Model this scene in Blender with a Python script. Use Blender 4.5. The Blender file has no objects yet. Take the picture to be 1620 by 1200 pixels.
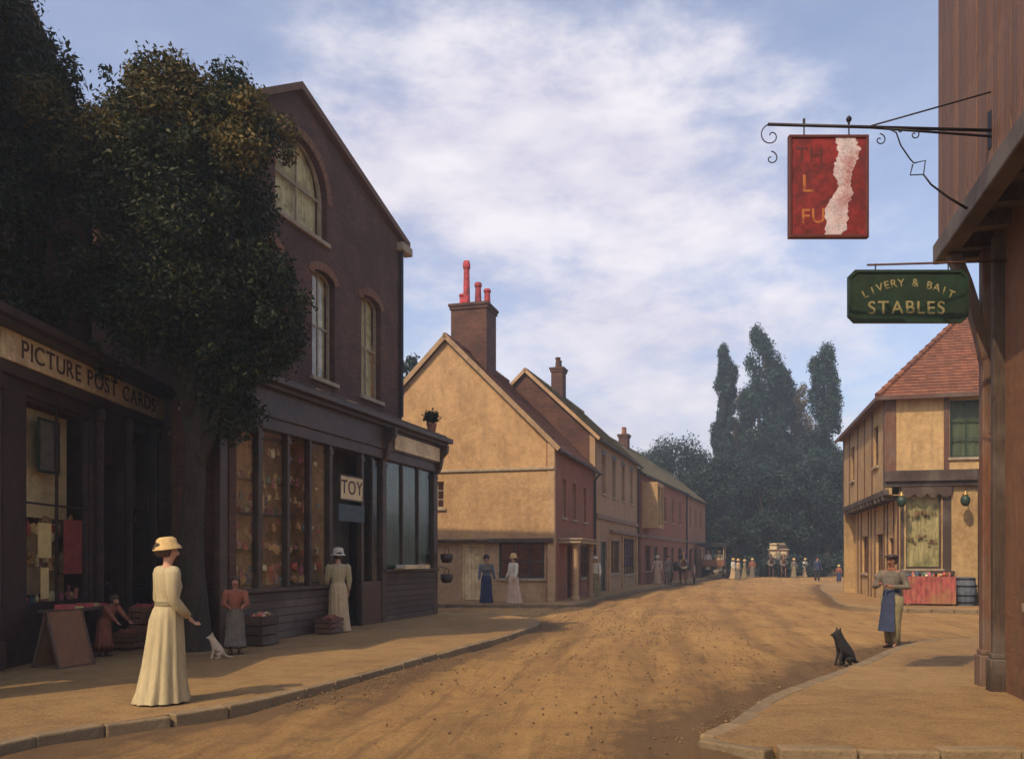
import bpy, bmesh, math, random
import numpy as np
from mathutils import Vector, Matrix, Euler
from mathutils.geometry import tessellate_polygon
R = math.radians
random.seed(7)
S = bpy.context.scene
COL = S.collection

# ------------------------------------------------------------------ camera
cam_d = bpy.data.cameras.new('camera'); cam = bpy.data.objects.new('camera', cam_d); COL.objects.link(cam)
cam.location = (0, 0, 1.55); cam.rotation_euler = (R(90), 0, 0)
cam_d.lens = 30; cam_d.sensor_width = 36; cam_d.shift_y = 0.1753; cam_d.clip_end = 6000; cam_d.clip_start = .1
S.camera = cam
# ------------------------------------------------------------------ light
HAZE = .0018
SUN_EL, SUN_AZ = 46, 38        # azimuth: degrees from straight behind the camera towards the left
sv = Vector((-math.sin(R(SUN_AZ))*math.cos(R(SUN_EL)), -math.cos(R(SUN_AZ))*math.cos(R(SUN_EL)), math.sin(R(SUN_EL))))
sd = bpy.data.lights.new('sun', 'SUN'); sun = bpy.data.objects.new('sun', sd); COL.objects.link(sun)
sd.energy = 4.4; sd.angle = R(.6); sd.color = (1, .80, .52)
sun.rotation_euler = sv.to_track_quat('Z', 'Y').to_euler(); sun.location = (-20, -20, 40)
W = bpy.data.worlds.new('World'); S.world = W; W.use_nodes = True
nt = W.node_tree; nt.nodes.clear()
def N(t, k, **kw):
    n = t.nodes.new(k)
    for a, b in kw.items():
        if a.startswith('i_'): n.inputs[a[2:].replace('_', ' ')].default_value = b
        else: setattr(n, a, b)
    return n
def world():
    L = nt.links.new
    out = N(nt, 'ShaderNodeOutputWorld'); bg = N(nt, 'ShaderNodeBackground'); bg.inputs[1].default_value = .15
    sky = N(nt, 'ShaderNodeTexSky', sky_type='NISHITA', sun_disc=False, sun_elevation=R(SUN_EL), sun_rotation=R(180+SUN_AZ))
    sky.air_density = 1.0; sky.dust_density = 2.2; sky.ozone_density = 1.6
    tc = N(nt, 'ShaderNodeTexCoord')
    # the painted sky: a tired lavender blue, so the physical blue is drawn towards it
    mul = N(nt, 'ShaderNodeMix', data_type='RGBA', blend_type='MULTIPLY'); mul.inputs[0].default_value = 1
    mul.inputs[7].default_value = (1.75, 1.7, 1.75, 1)
    L(sky.outputs[0], mul.inputs[6])
    # clouds: soft cumulus
    mp = N(nt, 'ShaderNodeMapping'); mp.inputs['Scale'].default_value = (1, 1, 2.1); mp.inputs['Location'].default_value = (.75, .1, .4)
    L(tc.outputs['Generated'], mp.inputs[0])
    n1 = N(nt, 'ShaderNodeTexNoise', i_Scale=2.1, i_Detail=8, i_Roughness=.55, i_Distortion=.12); L(mp.outputs[0], n1.inputs['Vector'])
    n2 = N(nt, 'ShaderNodeTexNoise', i_Scale=6.5, i_Detail=8, i_Roughness=.6, i_Distortion=.1); L(mp.outputs[0], n2.inputs['Vector'])
    # bank of cloud low over the street, thinning out overhead
    dt = N(nt, 'ShaderNodeVectorMath', operation='DISTANCE'); L(tc.outputs['Generated'], dt.inputs[0]); dt.inputs[1].default_value = (.05, .93, .33)
    mr = N(nt, 'ShaderNodeMapRange', i_From_Min=.08, i_From_Max=.55, i_To_Min=.22, i_To_Max=-.2); L(dt.outputs['Value'], mr.inputs['Value'])
    a = N(nt, 'ShaderNodeMath', operation='ADD'); L(n1.outputs[0], a.inputs[0]); L(mr.outputs[0], a.inputs[1])
    b = N(nt, 'ShaderNodeMath', operation='MULTIPLY_ADD'); L(n2.outputs[0], b.inputs[0]); b.inputs[1].default_value = .5; L(a.outputs[0], b.inputs[2])
    r = N(nt, 'ShaderNodeMapRange', interpolation_type='SMOOTHSTEP', i_From_Min=.7, i_From_Max=1.0, i_To_Min=.2, i_To_Max=.9); L(b.outputs[0], r.inputs['Value'])
    cc = N(nt, 'ShaderNodeValToRGB'); L(n2.outputs[0], cc.inputs[0])
    cc.color_ramp.elements[0].position = .35; cc.color_ramp.elements[0].color = (6.0, 5.8, 7.0, 1)
    cc.color_ramp.elements[1].position = .62; cc.color_ramp.elements[1].color = (9.2, 8.6, 8.9, 1)
    mx = N(nt, 'ShaderNodeMix', data_type='RGBA'); L(r.outputs[0], mx.inputs[0]); L(mul.outputs[2], mx.inputs[6]); L(cc.outputs[0], mx.inputs[7])
    L(mx.outputs[2], bg.inputs[0]); L(bg.outputs[0], out.inputs[0])
world()
S.view_settings.view_transform = 'Standard'; S.view_settings.look = 'None'; S.view_settings.gamma = 1
S.view_settings.exposure = -.36
S.cycles.max_bounces = 6; S.cycles.transparent_max_bounces = 12

# ------------------------------------------------------------------ helpers
def X(px, D): return (px-810)/1350*D
def Z(py, D): return 1.55+(884-py)/1350*D

def tag(o, label=None, cat=None, group=None, kind=None):
    if label: o['label'] = label
    if cat: o['category'] = cat
    if group: o['group'] = group
    if kind: o['kind'] = kind
    return o
def thing(name, label, cat, loc=(0, 0, 0), rz=0, group=None):
    o = bpy.data.objects.new(name, None); COL.objects.link(o); o.location = loc; o.rotation_euler = (0, 0, rz)
    o.empty_display_size = .2
    return tag(o, label, cat, group)
def copy_tree(o, parent=None, loc=None, rz=None, label=None, scale=None):
    c = o.copy(); COL.objects.link(c); c.parent = parent
    if loc is not None: c.location = loc
    if rz is not None: c.rotation_euler = (0, 0, rz)
    if label: c['label'] = label
    if scale: c.scale = scale
    for ch in list(o.children): copy_tree(ch, c)
    return c

class MB:
    def __init__(s): s.v = []; s.f = []
    def add(s, vs, fs):
        k = len(s.v); s.v += [tuple(p) for p in vs]; s.f += [tuple(i+k for i in f) for f in fs]; return s
    def box(s, x0, x1, y0, y1, z0, z1, M=None):
        vs = [Vector((x, y, z)) for x in (x0, x1) for y in (y0, y1) for z in (z0, z1)]
        if M: vs = [M @ p for p in vs]
        return s.add(vs, [(0, 1, 3, 2), (4, 6, 7, 5), (0, 4, 5, 1), (2, 3, 7, 6), (0, 2, 6, 4), (1, 5, 7, 3)])
    def mbox(s, f, u0, u1, z0, z1, d0, d1):      # box in a wall's (u, z, depth) frame
        vs = [f(u, z, d) for u in (u0, u1) for d in (d0, d1) for z in (z0, z1)]
        return s.add(vs, [(0, 1, 3, 2), (4, 6, 7, 5), (0, 4, 5, 1), (2, 3, 7, 6), (0, 2, 6, 4), (1, 5, 7, 3)])
    def beam(s, p, q, w, h=None, up=(0, 0, 1)):
        h = h or w; p = Vector(p); q = Vector(q); d = (q-p).normalized(); up = Vector(up)
        if abs(d.dot(up)) > .98: up = Vector((0, 1, 0))
        a = d.cross(up).normalized(); b = a.cross(d).normalized()
        vs = [e+a*(i*w/2)+b*(j*h/2) for e in (p, q) for i in (-1, 1) for j in (-1, 1)]
        return s.add(vs, [(0, 1, 3, 2), (4, 6, 7, 5), (0, 4, 5, 1), (2, 3, 7, 6), (0, 2, 6, 4), (1, 5, 7, 3)])
    def tube(s, pts, rad, seg=8, cap=True):
        pts = [Vector(p) for p in pts]; n = len(pts)
        if not hasattr(rad, '__len__'): rad = [rad]*n
        rings = []; prev = None
        for i, p in enumerate(pts):
            d = (pts[min(i+1, n-1)]-pts[max(i-1, 0)]).normalized()
            a = d.orthogonal() if prev is None else (prev-d*prev.dot(d))
            a = a.normalized(); prev = a; b = d.cross(a)
            rr = rad[i] if hasattr(rad[i], '__len__') else (rad[i], rad[i])
            rings.append([p+a*math.cos(t)*rr[0]+b*math.sin(t)*rr[1] for t in [2*math.pi*j/seg for j in range(seg)]])
        return s.rings(rings, cap)
    def rings(s, rings, cap=True):
        k = len(s.v); n = len(rings); m = len(rings[0])
        for r in rings: s.v += [tuple(p) for p in r]
        for i in range(n-1):
            for j in range(m):
                s.f.append((k+i*m+j, k+i*m+(j+1) % m, k+(i+1)*m+(j+1) % m, k+(i+1)*m+j))
        if cap:
            s.f.append(tuple(k+j for j in reversed(range(m)))); s.f.append(tuple(k+(n-1)*m+j for j in range(m)))
        return s
    def lathe(s, prof, seg=16, o=(0, 0, 0), M=None, sq=(1, 1)):
        rs = []
        for r, z in prof:
            ring = [Vector((r*math.cos(t)*sq[0], r*math.sin(t)*sq[1], z)) for t in [2*math.pi*j/seg for j in range(seg)]]
            if M: ring = [M @ p for p in ring]
            rs.append([p+Vector(o) for p in ring])
        return s.rings(rs)
    def prism(s, poly, fn, d0, d1):              # poly [(u,z)] extruded through depth with fn(u,z,d)
        n = len(poly); vs = [fn(u, z, d0) for u, z in poly]+[fn(u, z, d1) for u, z in poly]
        fs = [tuple(range(n)), tuple(range(2*n-1, n-1, -1))]+[(i, (i+1) % n, n+(i+1) % n, n+i) for i in range(n)]
        return s.add(vs, fs)
    def wall(s, outline, holes, fn, thick):      # a wall with true openings
        polys = [outline]+holes
        tris = tessellate_polygon([[Vector((u, z, 0)) for u, z in p] for p in polys])
        flat = [q for p in polys for q in p]; n = len(flat)
        vs = [fn(u, z, 0) for u, z in flat]+[fn(u, z, -thick) for u, z in flat]
        fs = [tuple(t) for t in tris]+[(n+c, n+b, n+a) for a, b, c in tris]
        k = 0
        for p in polys:
            m = len(p)
            for i in range(m):
                a, b = k+i, k+(i+1) % m; fs.append((a, b, n+b, n+a))
            k += m
        return s.add(vs, fs)
    def build(s, name, mat, parent=None, smooth=False, bevel=0, kind=None, seg=2):
        me = bpy.data.meshes.new(name); me.from_pydata(s.v, [], s.f); me.update()
        bm = bmesh.new(); bm.from_mesh(me); bmesh.ops.recalc_face_normals(bm, faces=bm.faces); bm.to_mesh(me); bm.free()
        uv = me.uv_layers.new(name='UV')
        nl = len(me.loops); lv = np.empty(nl, 'i'); me.loops.foreach_get('vertex_index', lv)
        co = np.empty(len(me.vertices)*3); me.vertices.foreach_get('co', co); co = co.reshape(-1, 3)[lv]
        pn = np.empty(len(me.polygons)*3); me.polygons.foreach_get('normal', pn); pn = pn.reshape(-1, 3)
        lt = np.empty(len(me.polygons), 'i'); me.polygons.foreach_get('loop_total', lt); nn = np.repeat(pn, lt, axis=0)
        hz = np.stack([-nn[:, 1], nn[:, 0], 0*nn[:, 0]], 1); hl = np.linalg.norm(hz, axis=1); flat = hl < .12
        hz[flat] = (1, 0, 0); hz /= np.linalg.norm(hz, axis=1)[:, None]
        vv = np.cross(nn, hz)
        U = np.stack([(co*hz).sum(1), (co*vv).sum(1)], 1)
        uv.data.foreach_set('uv', U.astype('f').ravel())
        if smooth: me.polygons.foreach_set('use_smooth', [True]*len(me.polygons))
        if mat: me.materials.append(mat)
        o = bpy.data.objects.new(name, me); COL.objects.link(o); o.parent = parent
        if bevel:
            m = o.modifiers.new('bevel', 'BEVEL'); m.width = bevel; m.segments = seg; m.limit_method = 'ANGLE'
        if kind: o['kind'] = kind
        return o

# ------------------------------------------------------------------ materials
MATS = {}
def mat_base(name):
    m = bpy.data.materials.new(name); m.use_nodes = True; t = m.node_tree; b = t.nodes['Principled BSDF']
    MATS[name] = m; return m, t, b
def ramp(t, fac, stops):
    r = N(t, 'ShaderNodeValToRGB'); t.links.new(fac, r.inputs[0]); e = r.color_ramp.elements
    while len(e) < len(stops): e.new(.5)
    for i, (p, c) in enumerate(stops): e[i].position = p; e[i].color = (*c, 1)
    return r.outputs[0]
def mixc(t, f, a, b, mode='MIX'):
    m = N(t, 'ShaderNodeMix', data_type='RGBA', blend_type=mode); L = t.links.new
    if isinstance(f, (int, float)): m.inputs[0].default_value = f
    else: L(f, m.inputs[0])
    for k, c in ((6, a), (7, b)):
        if isinstance(c, tuple): m.inputs[k].default_value = (*c[:3], 1)
        else: L(c, m.inputs[k])
    return m.outputs[2]
def noise(t, scale, detail=6, rough=.6, vec=None, dist=0, stretch=None):
    n = N(t, 'ShaderNodeTexNoise', i_Scale=scale, i_Detail=detail, i_Roughness=rough, i_Distortion=dist)
    if vec is None: vec = N(t, 'ShaderNodeTexCoord').outputs['Object']
    if stretch:
        mp = N(t, 'ShaderNodeMapping'); mp.inputs['Scale'].default_value = stretch; t.links.new(vec, mp.inputs[0]); vec = mp.outputs[0]
    t.links.new(vec, n.inputs['Vector']); return n.outputs[0]
def bump(t, b, h, strength=.4, dist=.02, prev=None):
    bp = N(t, 'ShaderNodeBump', i_Strength=strength, i_Distance=dist); t.links.new(h, bp.inputs['Height'])
    if prev: t.links.new(prev, bp.inputs['Normal'])
    t.links.new(bp.outputs[0], b.inputs['Normal']); return bp.outputs[0]
def shade(c, k): return tuple(max(0, x*k) for x in c)

def plain(name, c, rough=.7, var=.25, scale=6, bmp=.25, bd=.01, stretch=None, metal=0, dirt=None):
    m, t, b = mat_base(name)
    n = noise(t, scale, stretch=stretch); n2 = noise(t, scale*5, stretch=stretch)
    col = ramp(t, n, [(.38, shade(c, 1-var)), (.62, shade(c, 1+var))])
    col = mixc(t, .35, col, ramp(t, n2, [(.4, shade(c, 1-var*1.5)), (.6, shade(c, 1+var))]))
    if dirt:
        d = noise(t, 1.7, 10, .75); col = mixc(t, ramp(t, d, [(.47, (0, 0, 0)), (.6, (.9, .9, .9))]), col, dirt)
    t.links.new(col, b.inputs['Base Color']); b.inputs['Roughness'].default_value = rough; b.inputs['Metallic'].default_value = metal
    bump(t, b, n2, bmp, bd); return m
def wood(name, c, rough=.65, var=.35, axis='z', bmp=.5):
    st = {'z': (9, 9, .7), 'x': (.7, 9, 9), 'y': (9, .7, 9)}[axis]
    m, t, b = mat_base(name)
    rnd = N(t, 'ShaderNodeObjectInfo').outputs['Random']
    g = noise(t, 3.2, 8, .65, dist=1.2, stretch=st); g2 = noise(t, 14, 6, .7, stretch=st); l = noise(t, .9, 5)
    col = ramp(t, g, [(.38, shade(c, 1-var)), (.5, c), (.62, shade(c, 1+var))])
    col = mixc(t, .3, col, ramp(t, g2, [(.4, shade(c, .45)), (.6, shade(c, 1.3))]))
    col = mixc(t, ramp(t, l, [(.48, (0, 0, 0)), (.62, (.55, .55, .55))]), col, shade((.16, .13, .1), 1))
    v = ramp(t, rnd, [(0, (.75, .75, .75)), (1, (1.2, 1.15, 1.1))]); col = mixc(t, 1.0, col, v, 'MULTIPLY')
    t.links.new(col, b.inputs['Base Color']); b.inputs['Roughness'].default_value = rough
    bump(t, b, g2, bmp, .012); return m
def brick(name, c1, c2, mortar, s=1.0, soot=.4):
    m, t, b = mat_base(name); L = t.links.new
    uv = N(t, 'ShaderNodeTexCoord').outputs['UV']
    w = N(t, 'ShaderNodeVectorMath', operation='ADD'); wn = N(t, 'ShaderNodeTexNoise', i_Scale=3, i_Detail=3); L(uv, wn.inputs['Vector'])
    sc = N(t, 'ShaderNodeVectorMath', operation='SCALE'); L(wn.outputs['Color'], sc.inputs[0]); sc.inputs['Scale'].default_value = .02
    L(uv, w.inputs[0]); L(sc.outputs[0], w.inputs[1])
    br = N(t, 'ShaderNodeTexBrick', offset=.5, i_Scale=1, i_Mortar_Size=.008, i_Mortar_Smooth=.3, i_Bias=-.1, i_Brick_Width=.225*s, i_Row_Height=.075*s)
    L(w.outputs[0], br.inputs['Vector']); br.inputs['Color1'].default_value = (*c1, 1); br.inputs['Color2'].default_value = (*c2, 1); br.inputs['Mortar'].default_value = (*mortar, 1)
    n = noise(t, .8, 8, .7); n2 = noise(t, 22, 6, .7)
    col = mixc(t, ramp(t, n, [(.42, (0, 0, 0)), (.6, (soot, soot, soot))]), br.outputs['Color'], shade(c1, .25))
    col = mixc(t, .5, col, mixc(t, 1, col, ramp(t, n2, [(.38, (.5, .5, .5)), (.62, (1.45, 1.4, 1.35))]), 'MULTIPLY'))
    L(col, b.inputs['Base Color']); b.inputs['Roughness'].default_value = .88
    inv = N(t, 'ShaderNodeMath', operation='SUBTRACT'); inv.inputs[0].default_value = 1; L(br.outputs['Fac'], inv.inputs[1])
    p = bump(t, b, inv.outputs[0], .8, .012); bump(t, b, n2, .35, .01, p); return m
def plaster(name, c, c2, stain=(.2, .13, .07), amt=.55):
    m, t, b = mat_base(name)
    n = noise(t, .7, 12, .74, dist=.4); n2 = noise(t, 2.6, 10, .72, stretch=(1, 1, .22)); n3 = noise(t, 40, 4, .7); n4 = noise(t, 2.2, 12, .8); n5 = noise(t, 6, 8, .7)
    col = ramp(t, n, [(.38, shade(c2, .8)), (.5, c), (.6, shade(c, 1.15))])
    col = mixc(t, .4, col, ramp(t, n5, [(.4, shade(c2, .7)), (.6, shade(c, 1.12))]))
    col = mixc(t, ramp(t, n2, [(.5, (0, 0, 0)), (.66, (amt, amt, amt))]), col, stain)
    col = mixc(t, ramp(t, n4, [(.585, (0, 0, 0)), (.6, (.5, .5, .5)), (.7, (.75, .75, .75))]), col, shade(stain, 1.25))
    col = mixc(t, .3, col, ramp(t, n3, [(.3, shade(c, .55)), (.7, shade(c, 1.15))]))
    rnd = N(t, 'ShaderNodeObjectInfo').outputs['Random']; col = mixc(t, 1.0, col, ramp(t, rnd, [(0, (.82, .82, .84)), (1, (1.08, 1.06, 1.04))]), 'MULTIPLY')
    t.links.new(col, b.inputs['Base Color']); b.inputs['Roughness'].default_value = .92
    p = bump(t, b, n, .7, .12); p = bump(t, b, n4, .35, .03, p); bump(t, b, n3, .5, .012, p); return m
def tile(name, c1, c2, moss=(.08, .09, .03), ma=.6):
    m, t, b = mat_base(name)
    r = N(t, 'ShaderNodeNewGeometry').outputs['Random Per Island']
    col = ramp(t, r, [(0, shade(c1, .65)), (.35, c1), (.7, c2), (1, shade(c2, 1.25))])
    n = noise(t, .9, 8, .7); n2 = noise(t, 18, 6)
    col = mixc(t, ramp(t, n, [(.45, (0, 0, 0)), (.68, (ma, ma, ma))]), col, moss)
    col = mixc(t, .5, col, ramp(t, n2, [(.3, shade(c1, .5)), (.7, shade(c2, 1.2))]))
    t.links.new(col, b.inputs['Base Color']); b.inputs['Roughness'].default_value = .85; bump(t, b, n2, .5, .01); return m
def leafm(name, a, bb, cc, trans=.25):
    m, t, b = mat_base(name); L = t.links.new
    r = N(t, 'ShaderNodeNewGeometry').outputs['Random Per Island']
    n = noise(t, .9, 4)
    col = ramp(t, r, [(0, a), (.5, bb), (.9, cc), (1, shade(cc, 1.5))])
    col = mixc(t, 1, col, ramp(t, n, [(.3, (.6, .65, .7)), (.7, (1.35, 1.2, 1))]), 'MULTIPLY')
    L(col, b.inputs['Base Color']); b.inputs['Roughness'].default_value = .6
    b.inputs['Specular IOR Level'].default_value = .25
    tr = N(t, 'ShaderNodeBsdfTranslucent'); L(col, tr.inputs[0])
    mx = N(t, 'ShaderNodeMixShader'); mx.inputs[0].default_value = trans; L(b.outputs[0], mx.inputs[1]); L(tr.outputs[0], mx.inputs[2])
    L(mx.outputs[0], t.nodes['Material Output'].inputs[0]); return m
def glassm(name, tint=(.93, .95, .92), refl=.12):
    m, t, b = mat_base(name); L = t.links.new; t.nodes.remove(b)
    tr = N(t, 'ShaderNodeBsdfTransparent'); tr.inputs[0].default_value = (*tint, 1)
    gl = N(t, 'ShaderNodeBsdfGlossy'); gl.inputs['Roughness'].default_value = .12
    n = noise(t, 1.6, 3); bp = N(t, 'ShaderNodeBump', i_Strength=.15, i_Distance=.02); L(n, bp.inputs['Height']); L(bp.outputs[0], gl.inputs['Normal'])
    fr = N(t, 'ShaderNodeFresnel', i_IOR=1.45)
    q_ = N(t, 'ShaderNodeMath', operation='MULTIPLY'); L(fr.outputs[0], q_.inputs[0]); q_.inputs[1].default_value = .16
    mx = N(t, 'ShaderNodeMixShader'); L(q_.outputs[0], mx.inputs[0]); L(tr.outputs[0], mx.inputs[1]); L(gl.outputs[0], mx.inputs[2])
    L(mx.outputs[0], t.nodes['Material Output'].inputs[0]); return m
def dirtm(name, base, dark, light, tracks=True):
    m, t, b = mat_base(name)
    n = noise(t, .3, 12, .68, dist=.8); n2 = noise(t, 2.4, 12, .74, dist=.3); n3 = noise(t, 34, 8, .75); n4 = noise(t, 110, 4, .7)
    col = ramp(t, n, [(.4, dark), (.5, base), (.6, light)])
    col = mixc(t, .5, col, ramp(t, n2, [(.4, shade(dark, .8)), (.5, base), (.6, light)]))
    col = mixc(t, .4, col, ramp(t, n3, [(.4, shade(dark, .5)), (.5, base), (.6, shade(light, 1.05))]))
    col = mixc(t, ramp(t, n4, [(.66, (0, 0, 0)), (.7, (.6, .6, .6))]), col, shade(light, 1.25))
    if tracks:
        uv = N(t, 'ShaderNodeTexCoord').outputs['UV']
        sk = noise(t, 1.0, 9, .68, vec=uv, dist=.5, stretch=(1.5, .22, 1)); sk2 = noise(t, 1.0, 9, .7, vec=uv, dist=.3, stretch=(6, .5, 1))
        col = mixc(t, ramp(t, sk, [(.5, (0, 0, 0)), (.64, (.45, .45, .45))]), col, shade(dark, .85))
        col = mixc(t, ramp(t, sk2, [(.52, (0, 0, 0)), (.62, (.5, .5, .5))]), col, shade(dark, .7))
        col = mixc(t, ramp(t, sk, [(.36, (.5, .5, .5)), (.46, (0, 0, 0))]), col, light)
        at = N(t, 'ShaderNodeVertexColor', layer_name='mud').outputs[0]
        sep = N(t, 'ShaderNodeSeparateColor'); t.links.new(at, sep.inputs[0])
        ad = N(t, 'ShaderNodeMath', operation='MULTIPLY_ADD'); t.links.new(n2, ad.inputs[0]); ad.inputs[1].default_value = 1.3; t.links.new(sep.outputs[0], ad.inputs[2])
        col = mixc(t, ramp(t, ad.outputs[0], [(.68, (0, 0, 0)), (.95, (.55, .55, .55)), (1.0, (.75, .75, .75))]), col, shade(dark, .42))
    t.links.new(col, b.inputs['Base Color']); b.inputs['Roughness'].default_value = .95
    p = bump(t, b, n2, .8, .07); p = bump(t, b, n3, .8, .025, p); bump(t, b, n4, .6, .008, p); return m
M = dict(
 brick_dark=brick('dark_brick', (.15, .055, .03), (.085, .034, .022), (.075, .055, .038), soot=.6),
 brick_red=brick('red_brick', (.36, .12, .06), (.26, .085, .05), (.25, .18, .12), soot=.3),
 brick_orange=brick('orange_brick', (.42, .19, .09), (.32, .13, .065), (.3, .22, .14), soot=.25),
 cream=plaster('cream_plaster', (.52, .32, .15), (.39, .22, .095)),
 cream2=plaster('pale_plaster', (.48, .31, .165), (.35, .21, .10)),
 ochre=plaster('ochre_plaster', (.56, .37, .165), (.40, .23, .095), amt=.7),
 umber=plaster('umber_render', (.25, .11, .05), (.14, .06, .03)),
 tile_red=tile('red_tiles', (.16, .052, .026), (.24, .085, .04), moss=(.07, .05, .03), ma=.65),
 tile_brown=tile('brown_tiles', (.12, .06, .035), (.17, .09, .05), ma=.5),
 tile_olive=tile('mossy_tiles', (.17, .13, .06), (.22, .17, .08), ma=.75),
 timber=wood('dark_timber', (.06, .034, .02), var=.5), timber_x=wood('dark_timber_x', (.075, .045, .03), axis='x'),
 timber_red=wood('red_brown_timber', (.13, .052, .026), var=.5), board=wood('weathered_board', (.19, .083, .036), var=.5),
 brownpaint=plain('brown_paint', (.066, .037, .022), .5, .35, 5, dirt=(.035, .022, .016)), purple=plain('plum_paint', (.058, .03, .021), .5, .35, 5, dirt=(.03, .018, .018)),
 green=plain('green_paint', (.018, .042, .024), .5, .3, dirt=(.02, .03, .02)), cornice=plain('stone_cornice', (.2, .13, .085), .8),
 sill=plain('sill_stone', (.34, .26, .17), .85), lead=plain('lead_sheet', (.10, .085, .08), .6),
 fascia=plain('cream_sign_paint', (.74, .56, .3), .6, .15, dirt=(.46, .31, .15)), letters=plain('umber_letters', (.07, .03, .02), .6),
 blind=plain('linen_blind', (.62, .5, .25), .85, .2, 3, stretch=(6, 6, .5), dirt=(.3, .22, .1)),
 blindt=plain('buff_blind', (.42, .34, .16), .85, .4, 3, stretch=(6, 6, .5), dirt=(.18, .16, .06)), blindg=plain('green_blind', (.085, .10, .055), .85, .3, 3, stretch=(8, 8, .4)),
 blindp=plain('purple_blind', (.12, .07, .12), .85, .3),
 iron=plain('wrought_iron', (.02, .014, .018), .5, .3, metal=.3), red=plain('sign_red', (.20, .014, .012), .6, .5, 4, dirt=(.08, .01, .012)),
 redframe=plain('sign_frame', (.10, .02, .015), .5), pale_strip=plain('pale_strip_paint', (.62, .52, .52), .9, .3, 14, .6, .01, dirt=(.3, .05, .05)),
 gold=plain('worn_gold', (.30, .075, .02), .6, .6, 20), goldg=plain('dull_gilt', (.20, .17, .07), .6, .7, 14),
 kerb=plaster('kerb_stone', (.29, .2, .1), (.18, .12, .06), amt=.5),
 road=dirtm('earth_road', (.39, .205, .056), (.19, .092, .028), (.50, .29, .088)),
 pave=dirtm('worn_paving', (.34, .19, .065), (.20, .105, .038), (.43, .26, .095), False),
 ground=dirtm('rough_ground', (.16, .13, .05), (.08, .08, .03), (.24, .18, .07), False),
 bark=plain('bark', (.05, .034, .022), .95, .45, 5, 1.0, .05, stretch=(2, 2, .4)),
 leaf=leafm('street_tree_leaves', (.009, .02, .009), (.02, .034, .013), (.055, .055, .018)),
 leaf_sunlit=leafm('sunlit_top_leaves', (.03, .042, .012), (.08, .07, .02), (.17, .12, .035)), ivy=leafm('ivy_leaves', (.012, .026, .015), (.028, .045, .02), (.075, .065, .025)),
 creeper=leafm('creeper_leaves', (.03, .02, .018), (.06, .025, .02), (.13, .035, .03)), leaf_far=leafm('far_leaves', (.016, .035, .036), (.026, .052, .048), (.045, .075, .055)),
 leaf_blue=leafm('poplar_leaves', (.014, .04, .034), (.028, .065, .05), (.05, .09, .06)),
 leaf_tan=leafm('autumn_poplar_leaves', (.09, .08, .045), (.15, .12, .06), (.22, .17, .09)),
 skin=plain('skin', (.50, .27, .17), .6, .08, bmp=.05), skin_dark=plain('tanned_skin', (.33, .15, .09), .6, .1, bmp=.05),
 hair=plain('brown_hair', (.06, .03, .015), .6, .4, 30, .8), hairb=plain('grey_hair', (.3, .25, .2), .6, .3, 30, .8),
 straw=plain('straw', (.58, .38, .15), .8, .2, 30, .6), stones=plain('road_stones', (.17, .1, .045), .95, .5, 30), drape=plain('red_drape', (.33, .075, .06), .9, .45, 5, stretch=(3, 3, 1), dirt=(.3, .15, .06)), black=plain('black_cloth', (.018, .016, .02), .85),
 leather=plain('leather', (.05, .025, .015), .5), white=plain('white_linen', (.62, .55, .43), .85, .12), 
 dress=plain('sage_cream_dress', (.44, .35, .19), .95, .16, 5, stretch=(5, 5, .25)), dress2=plain('buff_dress', (.52, .37, .2), .85, .15),
 dress3=plain('pale_pink_dress', (.58, .40, .28), .85, .15), navy=plain('navy_cloth', (.03, .04, .085), .9), slate=plain('slate_cloth', (.10, .12, .15), .9),
 olive=plain('olive_cloth', (.22, .18, .09), .9), rust=plain('rust_cloth', (.24, .075, .04), .9, .3), grey=plain('grey_cloth', (.15, .125, .095), .9, .3),
 dogblack=plain('black_fur', (.016, .013, .012), .8, .4, 40, 1, .01), dogwhite=plain('cream_fur', (.55, .42, .28), .85, .2, 40, 1, .01),
 horse=plain('bay_horse', (.085, .035, .018), .6, .3), horse2=plain('chestnut_horse', (.2, .08, .035), .6, .3),
 pot=plain('red_chimney_pot', (.46, .05, .06), .8, .35, 8, dirt=(.16, .03, .03)), paper=plain('yellowed_paper', (.62, .45, .18), .8, .15), pink=plain('faded_pink', (.46, .09, .08), .8, .3),
 teal=plain('teal_paint', (.03, .055, .065), .5, .3), canvas=plain('canvas', (.55, .42, .24), .9, .2), interior=plain('shop_interior', (.5, .29, .13), .9, .3),
 glass=glassm('window_glass'), brass=plain('brass', (.5, .32, .1), .35, .2, metal=.8), hay=plain('hay', (.45, .33, .12), .95, .3, 30, 1, .05),
)
def goodsm():
    m, t, b = mat_base('mixed_goods'); r = N(t, 'ShaderNodeNewGeometry').outputs['Random Per Island']
    rp = N(t, 'ShaderNodeValToRGB'); t.links.new(r, rp.inputs[0]); rp.color_ramp.interpolation = 'CONSTANT'; e = rp.color_ramp.elements
    cols = [(.7, .42, .14), (.55, .10, .06), (.6, .32, .12), (.45, .12, .16), (.75, .58, .3), (.1, .12, .16), (.36, .2, .07), (.5, .13, .09), (.13, .2, .13), (.62, .42, .2)]
    while len(e) < len(cols): e.new(.5)
    for i, c in enumerate(cols): e[i].position = i/len(cols); e[i].color = (*c, 1)
    n = noise(t, 25); col = mixc(t, 1, rp.outputs[0], ramp(t, n, [(.3, (.55, .5, .5)), (.7, (1.2, 1.2, 1.2))]), 'MULTIPLY')
    t.links.new(col, b.inputs['Base Color']); b.inputs['Roughness'].default_value = .6; return m
M['goods'] = goodsm()
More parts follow.
